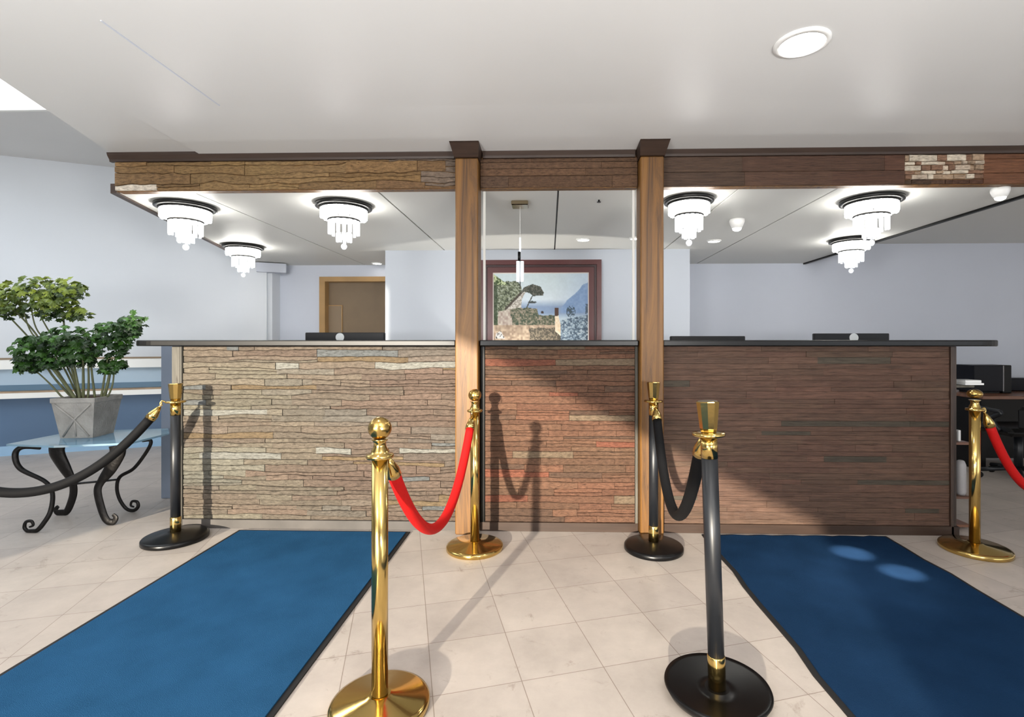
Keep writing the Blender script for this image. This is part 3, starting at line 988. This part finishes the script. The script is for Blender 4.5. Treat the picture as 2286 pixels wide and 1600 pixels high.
# ------------------------------------------------------------------ lamps
def chandelier(px, py, label, s=1.0):
    p = onz(px, py, ZR)
    t = thing('crystal_chandelier', label, 'chandelier', (p.x, p.y, ZR), group='tiered crystal ceiling lights')
    o = (p.x, p.y, ZR)
    MB().lathe([(.178 * s, -.0), (.19 * s, -.006), (.19 * s, -.026), (.165 * s, -.03), (.165 * s, -.016)], o, 40, capt=False).build('ceiling_plate', M['darkmetal'], t)
    def tier(name, r, z0, z1, n, m, w, ring=True):
        b = MB()
        for k in range(n):
            a = 2 * math.pi * k / n
            mt = Matrix.Translation((p.x, p.y, ZR)) @ Matrix.Rotation(a, 4, 'Z') @ Matrix.Translation((r, 0, 0))
            jit = .006 * (k % 2)
            b.box(-.006, .006, -w / 2, w / 2, z1 - jit, z0, .003, mtx=mt)
        tr_ = b.build(name, m, t)
        if ring:
            MB().lathe([(r - .008, z0), (r + .010, z0), (r + .012, z0 + .012), (r - .008, z0 + .012)], o, 32, capb=False, capt=False).build('tier_ring', M['darkmetal'], tr_)
    tier('upper_tier', .150 * s, -.040, -.098, 24, M['crystal'], .034)
    tier('middle_tier', .100 * s, -.118, -.212, 16, M['crystal_low'], .024)
    tier('lower_tier', .048 * s, -.205, -.262, 10, M['crystal_low'], .024, False)
    MB().lathe([(.148 * s, -.030), (.148 * s, -.034)], o, 32).build('inner_glow', M['crystal'], t)
    MB().lathe([(.088 * s, -.116), (.088 * s, -.122)], o, 32).build('inner_shelf', M['crystal_low'], t)
    MB().lathe([(.006, -.03), (.004, -.276), (.014, -.280), (.021, -.292), (.020, -.304), (.012, -.316), (.003, -.319)], o, 18).build('finial', M['crystal_low'], t)
chandelier(415, 458, 'crystal ceiling light nearest the left wall, beside the slanted ceiling edge')
chandelier(768, 456, 'crystal ceiling light above the brown doorway and left monitor')
chandelier(543, 548, 'farthest small-looking crystal light over the corner of the left wall', .98)
chandelier(1538, 444, 'crystal ceiling light immediately right of the right timber post', .86)
chandelier(1945, 444, 'larger crystal light of the right-hand pair, close under the header beam', 1.0)
chandelier(1900, 534, 'crystal light farther back in the right-hand pair, hanging against the grey wall', .98)

def downlight(px, py, z, r, label, grp='recessed ceiling lights', drop=.012):
    p = onz(px, py, z)
    t = thing('recessed_downlight', label, 'ceiling light', (p.x, p.y, z), group=grp)
    MB().lathe([(r * 1.22, 0), (r * 1.22, -.006), (r, -.012), (r, 0)], (p.x, p.y, z), 36, capb=False, capt=False).build('trim_ring', M['whitemetal'], t)
    MB().lathe([(r * .99, -.001), (r * .99, -.008)], (p.x, p.y, z), 36).build('lens', M['bulb'], t)
    return p
dl = downlight(1790, 95, ZC, .086, 'big round recessed light in the front ceiling')
downlight(1302, 534, ZR, .055, 'small recessed light in front of the picture wall between the posts')
downlight(842, 587, ZR, .055, 'small recessed light near the picture wall corner, above the doorway')
downlight(1594, 537, ZR, .055, 'small recessed light right of the right post, below the bullet spot')
downlight(1419, 531, ZR, .05, 'small recessed light half hidden by the right timber post')
def cup(px, py, label, s=1):
    p = onz(px, py, ZR)
    t = thing('bullet_spotlight', label, 'spotlight', (p.x, p.y, ZR), group='stubby white spotlights')
    MB().lathe([(.058 * s, 0), (.058 * s, -.02), (.05 * s, -.04), (.036 * s, -.07 * s)], (p.x, p.y, ZR), 28).build('housing', M['whitemetal'], t)
    MB().lathe([(.034 * s, -.070 * s), (.03 * s, -.082 * s), (.015 * s, -.09 * s)], (p.x, p.y, ZR), 28).build('lens', M['bulb'], t)
cup(1645, 490, 'stubby white spotlight on the ceiling right of the right post')
cup(2233, 420, 'stubby white spotlight near the far right ceiling edge', .85)
sp_ = onz(1337, 446, ZR)
o = MB().lathe([(.006, 0), (.006, -.012), (.014, -.014), (.014, -.017)], tuple(sp_), 14).build('ceiling_sprinkler', M['darkmetal'])
tag(o, 'tiny dark sprinkler head on the ceiling between the two posts', 'sprinkler')

# pendant between the posts
pp = onz(1161, 452, ZR)
pn = thing('pendant_lamp', 'slim hanging pendant lamp with square mirrored canopy between the posts', 'pendant', (pp.x, pp.y, ZR))
MB().box(pp.x - .058, pp.x + .058, pp.y - .058, pp.y + .058, ZR - .03, ZR, .005).build('canopy', M['mirror'], pn)
zp = lambda y: at(1161, y, pp.y).z
MB().tube([(pp.x, pp.y, ZR - .03), (pp.x, pp.y, zp(560))], .0016, 8).build('cord', M['whitemetal'], pn)
MB().tube([(pp.x, pp.y, zp(530)), (pp.x, pp.y, zp(562))], .007, 12).build('stem', M['tube'], pn)
MB().tube([(pp.x - .006, pp.y, zp(562)), (pp.x - .006, pp.y, zp(583))], .010, 12).build('socket', M['black'], pn)
for dx in (-.014, .014):
    MB().tube([(pp.x + dx, pp.y, zp(583)), (pp.x + dx, pp.y, zp(629))], .0125, 14).build('glass_tube', M['tube'], pn)
MB().tube([(pp.x, pp.y + .006, zp(583)), (pp.x, pp.y + .006, zp(645))], .003, 10).build('rod', M['darkmetal'], pn)

# ------------------------------------------------------------------ carpets
def carpet(pxs, name, m, label, wob=0, seed=0):
    P = [Vector(p) for p in pxs]
    def strip(inset, z0, z1):
        c = sum(P, Vector()) / 4
        rnd = random.Random(seed)
        out = []
        for i in range(4):
            a, b_ = P[i], P[(i + 1) % 4]
            for k in range(24):
                q = a + (b_ - a) * k / 24
                dirv = (b_ - a).normalized(); nn = Vector((-dirv.y, dirv.x, 0))
                wv = wob * (math.sin(k * 1.7 + i) + .6 * math.sin(k * 3.1 + 2 * i)) if 0 < k < 24 else 0
                q = q + nn * wv
                u, v = abs(q.x - c.x), abs(q.y - c.y)
                q.x += -math.copysign(inset, q.x - c.x) * min(1, u / (abs(P[0].x - c.x) * .9))
                q.y += -math.copysign(inset, q.y - c.y) * min(1, v / (abs(P[0].y - c.y) * .97))
                out.append((q.x, q.y))
        return MB().prism(out, z0, z1)
    t = thing(name, label, 'carpet', tuple(sum(P, Vector()) / 4))
    strip(0, .0, .006).build('rubber_edge', M['rubber'], t)
    strip(.022, .0061, .011).build('pile', m, t)
yN = 3.07
a0, a1 = onz(525, 1190, 0), onz(914, 1190, 0)
dxc = lambda px0, py0, px1, py1: (onz(px1, py1, 0) - onz(px0, py0, 0))
def extend(p, q, Y): return p + (q - p) * ((Y - p.y) / (q.y - p.y))
l_far, l_near = onz(528, 1188, 0), onz(0, 1508, 0)
r_far, r_near = onz(916, 1188, 0), onz(612, 1600, 0)
Yc0, Yc1 = -.8, 3.12
carpet([extend(l_far, l_near, Yc0), extend(r_far, r_near, Yc0), extend(r_far, r_near, Yc1), extend(l_far, l_near, Yc1)], 'carpet_runner', M['carpet'], 'bright blue carpet runner with black edging on the left, between rope posts and plant', 0, 1)
l2f, l2n = onz(1603, 1240, 0), onz(1892, 1600, 0)
r2f, r2n = onz(1972, 1195, 0), onz(2286, 1378, 0)
carpet([extend(l2f, l2n, Yc0), extend(r2f, r2n, Yc0), extend(r2f, r2n, 3.125), extend(l2f, l2n, 3.125)], 'carpet_runner', M['carpet_dark'], 'darker navy blue carpet runner on the right, beside the tall black stanchion', .006, 2)

# ------------------------------------------------------------------ stanchions and ropes
def ball_stanchion(loc, label, h=.925, r=.165, hooks=(), m=None, squash=1.0, baseh=.03):
    m = m or M['brass']
    t = thing('brass_stanchion', label, 'stanchion', loc, group='brass rope posts with ball tops')
    L = tuple(loc)
    MB().lathe([(r * .97, 0), (r, .004), (r, .018), (r * .985, .024), (r * .9, baseh), (.045, baseh + .012), (.034, baseh + .018)], L, 64).build('base', m, t)
    MB().lathe([(.026, baseh + .019), (.026, h - .135)], L, 32).build('pole', m, t)
    collar = MB().lathe([(.027, h - .134), (.042, h - .132), (.044, h - .126), (.042, h - .12), (.028, h - .118), (.026, h - .108), (.02, h - .095), (.019, h - .082), (.024, h - .076), (.028, h - .071)], L, 32)
    collar = collar.build('collar', m, t)
    cz = h - .037
    prof = [(.037 * math.sin(R(a)), cz - .037 * squash * math.cos(R(a))) for a in range(28, 181, 8)]
    MB().lathe([(max(p[0], .001), p[1]) for p in prof], L, 32).build('ball_finial', M['brass_old'] if m is M['brass'] else m, t)
    for a in hooks:
        dx, dy = math.cos(a), math.sin(a)
        MB().tube(spline([(L[0] + dx * .04, L[1] + dy * .04, h - .126), (L[0] + dx * .06, L[1] + dy * .06, h - .118), (L[0] + dx * .068, L[1] + dy * .068, h - .138), (L[0] + dx * .056, L[1] + dy * .056, h - .146)], 5), .0045, 8).build('hook', m, collar)
    return t


def crown_stanchion(loc, label, h=.95, r=.17, hooks=(), lean=0.0, dish=False):
    t = thing('black_stanchion', label, 'stanchion', loc, group='black rope posts with brass tops')
    L = tuple(loc)
    mt = Matrix.Translation((0, 0, .03)) @ Matrix.Rotation(lean, 4, 'Y') @ Matrix.Translation((0, 0, -.03))
    if dish:
        MB().lathe([(r * .8, 0), (r * .93, .012), (r, .034), (r * .985, .04), (r * .9, .036), (r * .4, .024), (.05, .022), (.04, .03)], L, 64).build('base', M['blackbase'], t)
    else:
        MB().lathe([(r * .97, 0), (r, .004), (r, .022), (r * .97, .028), (r * .9, .032), (.06, .045), (.04, .05)], L, 64).build('base', M['blackbase'], t)
    MB().lathe([(.0285, .031), (.0285, .135), (.0265, .138)], L, 32, mtx=mt).build('foot_sleeve', M['brass'], t)
    MB().lathe([(.0265, .139), (.0265, h - .19)], L, 32, mtx=mt).build('pole', M['satin'], t)
    MB().lathe([(.0275, h - .189), (.0275, h - .118)], L, 32, mtx=mt).build('top_sleeve', M['brass'], t)
    collar = MB().lathe([(.028, h - .117), (.052, h - .115), (.054, h - .110), (.052, h - .105), (.028, h - .103)], L, 32, mtx=mt).build('collar', M['brass'], t)
    MB().lathe([(.025, h - .102), (.029, h - .09), (.037, h - .012), (.038, h - .003), (.033, h)], L, 10, False, mtx=mt).build('crown_cap', M['brass'], t)
    off = mt @ Vector((0, 0, h - .11))
    for a in hooks:
        dx, dy = math.cos(a), math.sin(a)
        bx_, by_, bz_ = L[0] + off.x, L[1] + off.y, off.z
        MB().tube(spline([(bx_ + dx * .05, by_ + dy * .05, bz_), (bx_ + dx * .068, by_ + dy * .068, bz_ + .008), (bx_ + dx * .076, by_ + dy * .076, bz_ - .012), (bx_ + dx * .064, by_ + dy * .064, bz_ - .02)], 5), .0045, 8).build('hook', M['brass'], collar)
    return t, off


def rope(a, b_, sag, m, label, r=.0235, name='velvet_rope', grp=None, power=2.0):
    a, b_ = Vector(a), Vector(b_)
    t = thing(name, label, 'rope', tuple((a + b_) / 2), group=grp)
    N = 72
    pts = []
    for i in range(N + 1):
        s = i / N
        p = a + (b_ - a) * s
        p.z -= sag * (1 - abs(2 * s - 1) ** power)
        pts.append(p)
    k = 3
    rp = MB().tube(pts[k:N + 1 - k], r, 18).build('rope_sleeve', m, t)
    for seg in (pts[:k + 1], pts[N - k:][::-1]):
        cap = MB().tube(seg, [.008, r * .75, r * 1.1, r * 1.16], 16).build('end_cap', M['brass'], t)
        d_ = (seg[0] - seg[1]).normalized()
        MB().tube(spline([seg[0] - d_ * .004, seg[0] + d_ * .014 + Vector((0, 0, .008)), seg[0] + d_ * .010 + Vector((0, 0, .018))], 4), .004, 8).build('end_hook', M['brass'], cap)
    return t


def ang_to(p, q): return math.atan2(q[1] - p[1], q[0] - p[0])
sFB = onz(848, 1580, 0); sMB = onz(1060, 1224, 0); sRB = onz(2176, 1228, 0)
sLK = onz(392, 1204, 0); sMK = onz(1459, 1226, 0); sFK = onz(1601, 1553, 0)
sLK.z = 0
for v in (sFB, sMB, sRB, sLK, sMK, sFK): v.z = 0
# keep the back bases clear of the counter's kick board
sLO = Vector((sLK.x - 1.16, sLK.y - .62, 0))         # the posts outside the picture that carry the ropes' other ends
sRO = Vector((sRB.x + .86, sRB.y + .12, 0))
ball_stanchion(sFB, 'large brass stanchion in front with round ball top beside the left carpet', .940, .158, (ang_to(sFB, sMB),))
ball_stanchion(sMB, 'brass stanchion standing at the foot of the left timber post', .915, .162, (ang_to(sMB, sFB),), squash=.95)
ball_stanchion(sRB, 'brass stanchion with flattened ball at the right end of the counter', .925, .168, (ang_to(sRB, sRO),), squash=.72)
crown_stanchion(sLK, 'black stanchion at the left end of the counter by the plant table', .935, .172, (ang_to(sLK, sLO),))
crown_stanchion(sMK, 'black stanchion standing at the foot of the right timber post', .955, .166, (ang_to(sMK, sFK),))
_, offF = crown_stanchion(sFK, 'tall black stanchion in front beside the navy carpet, leaning slightly', .985, .172, (ang_to(sFK, sMK),), lean=R(-1.9), dish=True)
crown_stanchion(sLO, 'black stanchion carrying the far end of the rope before the plant table', .935, .172, (ang_to(sLO, sLK),))
ball_stanchion(sRO, 'brass stanchion carrying the far end of the red rope by the desk corner', .925, .172, (ang_to(sRO, sRB),), squash=.72)

def hk(p, q, z, r=.066):
    d_ = (Vector(q) - Vector(p)); d_.z = 0; d_.normalize()
    return Vector(p) + d_ * r + Vector((0, 0, z))
rope(hk(sFB, sMB, .79), hk(sMB, sFB, .765), .41, M['red'], 'red velvet rope hanging in a deep loop between the two middle brass stanchions', .0225, grp='rope barriers')
rope(hk(sRB, sRO, .775), hk(sRO, sRB, .775), .46, M['red'], 'red velvet rope hanging from the brass stanchion at the right counter end', .0235, grp='rope barriers')
hf = sFK + Vector((offF.x, offF.y, 0))
rope(hk(sMK, sFK, .818, .076), hk(hf, sMK, .85, .076), .42, M['blackvelvet'], 'black rope drooping between the two black stanchions beside the right timber post', .0235, grp='rope barriers')
rope(hk(sLK, sLO, .80, .076), hk(sLO, sLK, .80, .076), .43, M['blackvelvet'], 'black rope sweeping across in front of the plant table at the left', .0255, grp='rope barriers')

# ------------------------------------------------------------------ plant table
zt_ = .545
tcx, tcy = -3.08, 3.36
tbl = thing('side_table', 'glass-topped side table with curled black iron legs under the plant', 'table', (at(165, 1100, 3.36).x, 3.36, 0))
g = [onz(14, 991, zt_), onz(120, 995, zt_), onz(290, 988, zt_), onz(378, 966, zt_), onz(376, 956, zt_), onz(165, 962, zt_)]
MB().prism([(p.x, p.y) for p in g], zt_ - .012, zt_).build('glass_top', M['glass'], tbl)
def leg(pts, ws):
    P = spline([at(*p) for p in pts], 8)
    n = len(P)
    rr = []
    for i in range(n):
        u = i / (n - 1) * (len(ws) - 1)
        k = min(int(u), len(ws) - 2)
        rr.append((ws[k] + (ws[k + 1] - ws[k]) * (u - k)) * 3.3 / F / 2)
    # keep every foot on the floor and every top under the glass
    for p, q in zip(P, rr):
        p.z = min(max(p.z, q + .0005), zt_ - .013 - q * .35)
    return P, rr
legs = [
    ([(90, 1000, 3.15), (50, 998, 3.13), (34, 1014, 3.1), (46, 1046, 3.1), (100, 1074, 3.12), (117, 1100, 3.12), (113, 1140, 3.08), (97, 1168, 3.06), (82, 1184, 3.05), (66, 1187, 3.05), (55, 1178, 3.05), (58, 1165, 3.05), (70, 1163, 3.05), (74, 1172, 3.05), (66, 1176, 3.05)], [7, 10, 11, 10, 8, 8, 9, 9, 9, 8, 8, 7, 6, 5, 4], .8),
    ([(128, 992, 3.32), (128, 1012, 3.32), (146, 1046, 3.33), (161, 1074, 3.34), (164, 1100, 3.35), (156, 1128, 3.36), (147, 1143, 3.36), (132, 1147, 3.36), (124, 1138, 3.36), (130, 1130, 3.36)], [38, 36, 28, 18, 18, 17, 15, 14, 12, 8], .4),
    ([(262, 994, 3.20), (262, 1012, 3.20), (246, 1046, 3.20), (226, 1074, 3.20), (218, 1095, 3.19), (225, 1130, 3.19), (236, 1158, 3.19), (250, 1166, 3.19), (259, 1156, 3.19), (252, 1148, 3.19)], [38, 36, 28, 18, 17, 17, 16, 14, 12, 8], .4),
    ([(318, 984, 3.42), (336, 983, 3.42), (331, 1002, 3.42), (300, 1044, 3.42), (268, 1064, 3.42), (261, 1088, 3.42), (267, 1114, 3.43), (282, 1135, 3.44), (298, 1139, 3.44), (308, 1131, 3.44), (306, 1120, 3.44), (295, 1119, 3.44), (292, 1128, 3.44), (299, 1131, 3.44)], [6, 8, 8, 8, 8, 8, 8, 8, 8, 8, 7, 6, 5, 4], .8),
]
for pts, ws, fl in legs:
    P, rr = leg(pts, ws)
    MB().tube(P, rr, 12, fl, up=(0, 1, 0)).build('leg', M['iron'], tbl)
MB().tube(spline([at(112, 1085, 3.12), at(163, 1080, 3.34), at(225, 1074, 3.2), at(262, 1070, 3.42)], 8), .007, 10).build('stretcher', M['iron'], tbl)

# planter and plant
pc = onz(190, 975, zt_)
pc = Vector((onz(190, 973, zt_).x, onz(190, 973, zt_).y + .02, zt_))
plant = thing('potted_plant', 'leafy green potted plant in a square grey cement planter on the glass table', 'plant', tuple(pc), R(8))
Rm = Matrix.Translation(pc) @ Matrix.Rotation(R(8), 4, 'Z')
h = .268; wb_, wt_ = .098, .135
def taper(m, w0, z0, w1, z1):
    m.add([Rm @ Vector(v) for v in [(-w0, -w0, z0), (w0, -w0, z0), (w0, w0, z0), (-w0, w0, z0), (-w1, -w1, z1), (w1, -w1, z1), (w1, w1, z1), (-w1, w1, z1)]],
          [(3, 2, 1, 0), (0, 1, 5, 4), (1, 2, 6, 5), (2, 3, 7, 6), (3, 0, 4, 7), (4, 5, 6, 7)])
m = MB(); taper(m, wb_, .001, wt_ - .006, h - .03)
planter = m.build('planter', M['concrete'], plant)
m = MB()
# rim as four bars so the soil sits inside
for (x0, x1, y0, y1) in ((-wt_, wt_, -wt_, -wt_ + .02), (-wt_, wt_, wt_ - .02, wt_), (-wt_, -wt_ + .02, -wt_ + .02, wt_ - .02), (wt_ - .02, wt_, -wt_ + .02, wt_ - .02)):
    m.box(x0, x1, y0, y1, h - .032, h, .003, mtx=Rm)
m.build('planter_rim', M['concrete'], planter)
m = MB().box(-wt_ + .021, wt_ - .021, -wt_ + .021, wt_ - .021, h - .03, h - .012, .004, mtx=Rm)
m.build('soil', M['soil'], plant)
m = MB()
for sx in (-1, 1):
    pts = [Rm @ Vector((sx * (wb_ * 1.0 + (wt_ - wb_) * 0) * .8, -wb_ - .004, .012)), Rm @ Vector((0, -(wb_ + wt_) / 2 - .002, .125)), Rm @ Vector((-sx * wt_ * .8, -wt_ + .004, h - .04))]
    m.tube(pts, .006, 8)
m.tube([Rm @ Vector((0, -wb_ - .003, .012)), Rm @ Vector((0, -(wb_ + wt_) / 2, .12))], .005, 8)
m.build('cross_ornament', M['concrete'], planter)

px2m = pc.y / F
def L3(px, py, dy=0): return at(px, py, pc.y + dy)
rnd = random.Random(11)
def leaf_shape(b, c, nrm, up, s, col):
    nrm = nrm.normalized()
    t = (up - nrm * up.dot(nrm)).normalized()
    bt = nrm.cross(t)
    prof = [(0, 0), (.35, .12), (.52, .02), (.48, .32), (.75, .42), (.5, .58), (.55, .86), (.25, .8), (0, 1.1)]
    pts2 = prof + [(-x, y) for x, y in prof[-2:0:-1]]
    mid = c + t * (s * .5) + nrm * (s * .14)
    vs = [mid]
    for x, y in pts2:
        z = -abs(x) * .35 - (y - .5) ** 2 * .5 + rnd.uniform(-.08, .08)
        vs.append(c + bt * (x * s) + t * (y * s) + nrm * (z * s))
    n = len(pts2)
    b.add(vs, [(0, i + 1, (i + 1) % n + 1) for i in range(n)], col, False)
def cluster(ells, n, cols, size=(.026, .05)):
    b = MB()
    tot = sum(e[2] * e[3] for e in ells)
    for (cx, cy, rx, ry, dy) in ells:
        k = int(n * rx * ry / tot)
        c0 = L3(cx, cy, dy)
        for i in range(k):
            while True:
                u = Vector((rnd.uniform(-1, 1), rnd.uniform(-1, 1), rnd.uniform(-1, 1)))
                if .25 < u.length < 1: break
            p = c0 + Vector((u.x * rx * px2m, u.y * min(rx, 60) * px2m * .9, u.z * ry * px2m))
            nr = Vector((u.x * .6, u.y * .6 - .45, abs(u.z) * .5 + .55)) + Vector((rnd.gauss(0, .35), rnd.gauss(0, .35), rnd.gauss(0, .3)))
            up = Vector((u.x + rnd.gauss(0, .5), u.y + rnd.gauss(0, .5), -.35 + rnd.gauss(0, .3)))
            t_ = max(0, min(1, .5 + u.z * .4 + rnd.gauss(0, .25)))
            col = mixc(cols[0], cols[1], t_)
            leaf_shape(b, p, nr, up, rnd.uniform(*size), lin(*col))
    return b
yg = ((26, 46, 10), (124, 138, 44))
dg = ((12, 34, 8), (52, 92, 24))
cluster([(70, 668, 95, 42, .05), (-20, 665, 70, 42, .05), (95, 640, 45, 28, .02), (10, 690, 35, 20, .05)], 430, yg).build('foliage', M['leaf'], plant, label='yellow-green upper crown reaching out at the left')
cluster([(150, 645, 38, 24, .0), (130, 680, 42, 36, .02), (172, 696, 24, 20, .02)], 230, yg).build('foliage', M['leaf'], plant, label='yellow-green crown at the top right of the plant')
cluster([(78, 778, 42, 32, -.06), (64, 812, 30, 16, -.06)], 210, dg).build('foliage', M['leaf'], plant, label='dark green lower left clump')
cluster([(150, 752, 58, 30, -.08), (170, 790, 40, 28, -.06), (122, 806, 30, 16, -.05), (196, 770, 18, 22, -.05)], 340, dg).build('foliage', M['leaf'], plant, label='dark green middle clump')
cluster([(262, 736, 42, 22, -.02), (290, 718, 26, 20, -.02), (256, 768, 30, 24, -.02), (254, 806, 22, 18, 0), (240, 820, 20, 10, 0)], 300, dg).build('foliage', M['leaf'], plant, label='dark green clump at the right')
stem_px = [
    ([(163, 890, 0), (115, 835, .0), (78, 770, .03), (12, 698, .05)], 5),
    ([(170, 890, .02), (130, 830, .05), (80, 745, .05), (30, 690, .05)], 5),
    ([(176, 890, .02), (130, 800, .05), (72, 745, .05), (52, 690, .05)], 4),
    ([(180, 890, .03), (140, 800, .05), (85, 740, .05), (70, 690, .05)], 4),
    ([(185, 890, .03), (150, 800, .05), (110, 740, .04), (82, 690, .04)], 4),
    ([(140, 888, -.05), (110, 855, -.06), (78, 826, -.06)], 4),
    ([(168, 890, -.03), (140, 850, -.03), (100, 800, -.04)], 8),
    ([(178, 890, -.04), (172, 850, -.05), (160, 790, -.07)], 6),
    ([(186, 890, -.02), (186, 845, -.04), (185, 780, -.06)], 6),
    ([(196, 890, -.02), (198, 845, -.02), (195, 760, -.04)], 5),
    ([(212, 888, 0), (206, 840, 0), (200, 780, -.04)], 5),
    ([(226, 888, .0), (232, 850, 0), (240, 800, 0)], 5),
    ([(232, 888, .01), (242, 850, 0), (250, 800, 0)], 7),
    ([(240, 887, .0), (252, 855, 0), (256, 800, 0)], 4),
    ([(178, 888, .04), (150, 780, .03), (140, 690, .02)], 5),
]
for pts, w in stem_px:
    P = spline([L3(*p) for p in pts], 6)
    zmin = pc.z + h - .013
    for p in P: p.z = max(p.z, zmin)
    P[0] = Vector((max(min(P[0].x, pc.x + .105), pc.x - .105), P[0].y, zmin))
    MB().tube(P, [w * px2m / 2 * (1 - .4 * i / len(P)) for i in range(len(P))], 8).build('stem', M['stem'], plant)

# ------------------------------------------------------------------ desk corner at the far right
zd = .69
dk = thing('office_desk', 'dark office desk with brown top in the far right corner', 'desk', (5.0, 5.1, 0))
dx0 = at(2188, 880, 4.75).x
MB().box(dx0, 6.2, 4.72, 5.35, zd - .03, zd, .004).build('desk_top', M['deskwood'], dk)
MB().box(dx0 + .03, 6.15, 5.2, 5.23, .02, zd - .031).build('modesty_panel', M['black'], dk)
MB().box(dx0 + .02, dx0 + .06, 4.76, 5.32, 0, zd - .031).build('side_panel', M['black'], dk)
MB().box(6.1, 6.14, 4.76, 5.32, 0, zd - .031).build('side_panel', M['black'], dk)
ma, mb = at(2174, 876, 4.98), at(2240, 876, 4.98)
ct = thing('desk_monitor', 'small boxy black monitor standing on the far right desk', 'monitor', ((ma.x + mb.x) / 2, 5.05, zd))
mtop = at(2200, 815, 4.98).z
MB().box(ma.x, mb.x, 4.98, 5.2, zd + .016, mtop, .006).build('housing', M['navy'], ct)
MB().box(mb.x + .003, mb.x + .085, 4.985, 5.2, zd + .001, mtop, .006).build('side_unit', M['black'], ct)
MB().box(mb.x - .001, mb.x + .004, 4.978, 5.0, zd + .02, mtop - .005).build('edge_strip', M['greybin'], ct)
MB().box(ma.x + .02, mb.x - .02, 5.0, 5.18, zd + .0005, zd + .016).build('foot', M['black'], ct)
o = MB().box(mb.x + .1, 6.1, 5.21, 5.33, zd, zd + .13, .01).build('document_box', M['navy'])
tag(o, 'low dark blue box on the desk behind the boxy monitor', 'box')
chx, chy = at(2250, 1000, 4.55).x, 4.45
ch = thing('office_chair', 'black swivel office chair pushed against the far right desk', 'chair', (chx, chy, 0))
MB().box(chx - .24, chx + .24, chy - .2, chy + .24, .40, .47, .03).build('seat', M['black'], ch)
MB().box(chx - .22, chx + .22, chy - .28, chy - .21, .46, .66, .03).build('backrest', M['black'], ch)
for sx in (-1, 1):
    MB().tube(spline([(chx + sx * .245, chy - .1, .44), (chx + sx * .29, chy - .08, .54), (chx + sx * .29, chy - .16, .60), (chx + sx * .29, chy + .1, .615)], 6), .018, 10).build('armrest', M['satin'], ch)
MB().tube([(chx, chy, .1), (chx, chy, .399)], .03, 16).build('gas_column', M['satin'], ch)
for k in range(5):
    a = 2 * math.pi * k / 5 + .3
    lg = MB().tube([(chx + .03 * math.cos(a), chy + .03 * math.sin(a), .10), (chx + .27 * math.cos(a), chy + .27 * math.sin(a), .07)], .018, 10).build('base_arm', M['satin'], ch)
    MB().lathe([(.026, -.011), (.026, .011)], (chx + .27 * math.cos(a), chy + .27 * math.sin(a), .0262), 18, mtx=Matrix.Rotation(a, 4, 'Z') @ Matrix.Rotation(R(90), 4, 'X')).build('caster', M['black'], lg)

# ------------------------------------------------------------------ light
w = bpy.data.worlds.new('sky')
bpy.context.scene.world = w
w.use_nodes = True
bg = w.node_tree.nodes['Background']
bg.inputs['Color'].default_value = (.88, .94, 1.0, 1)
bg.inputs['Strength'].default_value = 3.1


def lamp(name, kind, loc, energy, color=(1, 1, 1), aim=None, **kw):
    l = bpy.data.lights.new(name, kind)
    l.energy = energy
    l.color = color
    for k, v in kw.items():
        setattr(l, k, v)
    o = bpy.data.objects.new(name, l)
    o.location = loc
    if aim is not None:
        o.rotation_euler = Vector(aim).to_track_quat('-Z', 'Y').to_euler()
    C.objects.link(o)
    return o


lamp('sun', 'SUN', (0, -6, 4), 11, (1, .90, .74), SUN, angle=R(.9))
# lamps in the lobby ceiling
lamp('lobby_downlight', 'SPOT', (dl.x, dl.y, ZC - .02), 22, (1, .97, .92), (0, 0, -1), spot_size=R(150), spot_blend=.6, shadow_soft_size=.08)
lamp('lobby_downlight', 'SPOT', (-.75, 1.5, ZC - .02), 22, (1, .97, .92), (0, 0, -1), spot_size=R(150), spot_blend=.6, shadow_soft_size=.08)
for x, y in ((-1.3, -.8), (1.5, -.8), (.2, .3)):
    lamp('lobby_downlight', 'AREA', (x, y, ZC - .02), 12, (1, .97, .93), (0, 0, -1), shape='DISK', size=.5)
# unseen upward fill lamps added behind the camera to brighten the front ceiling
for x in (-1.6, 1.2):
    lamp('ceiling_fill', 'AREA', (x, -.8, 1.2), 104, (1, .985, .96), (0, .75, 1), shape='DISK', size=.7)
# unseen fill lamps added behind the counter to brighten the rear ceiling
for x in (-1.5, 1.9):
    lamp('rear_ceiling_fill', 'AREA', (x, 4.5, .8), 8, (1, .98, .95), (0, 0, 1), shape='RECTANGLE', size=1.6, size_y=.3)
for q in (onz(1900, 1238, 0), onz(2012, 1282, 0)):  # unseen spots added to imitate light streaks on the right carpet
    lp = Vector((2.5, 2.5, ZC - .03))
    lamp('carpet_glint_fill', 'SPOT', lp, 1300, (1, .84, .72), q - lp, spot_size=R(5.5), spot_blend=.9, shadow_soft_size=.01)
lp = Vector((2.5, 2.5, ZC - .03))
lamp('carpet_glint_fill', 'SPOT', lp, 160, (1, .9, .82), onz(1900, 1290, 0) - lp, spot_size=R(22), spot_blend=1, shadow_soft_size=.01)
# uplight washing the picture wall
wc = at(1190, 846, Y_PIC)
lamp('wall_uplight', 'SPOT', (wc.x, Y_PIC - .22, wc.z - .05), 48, (1, .95, .86), (0, math.sin(R(35)), math.cos(R(35))), spot_size=R(115), spot_blend=.1, shadow_soft_size=.02)

s = bpy.context.scene
s.view_settings.view_transform = 'Standard'
s.view_settings.look = 'None'
s.view_settings.gamma = 1
s.view_settings.use_curve_mapping = False
s.view_settings.exposure = -0.02
s.cycles.use_denoising = True
s.cycles.max_bounces = 8
s.cycles.sample_clamp_indirect = 6
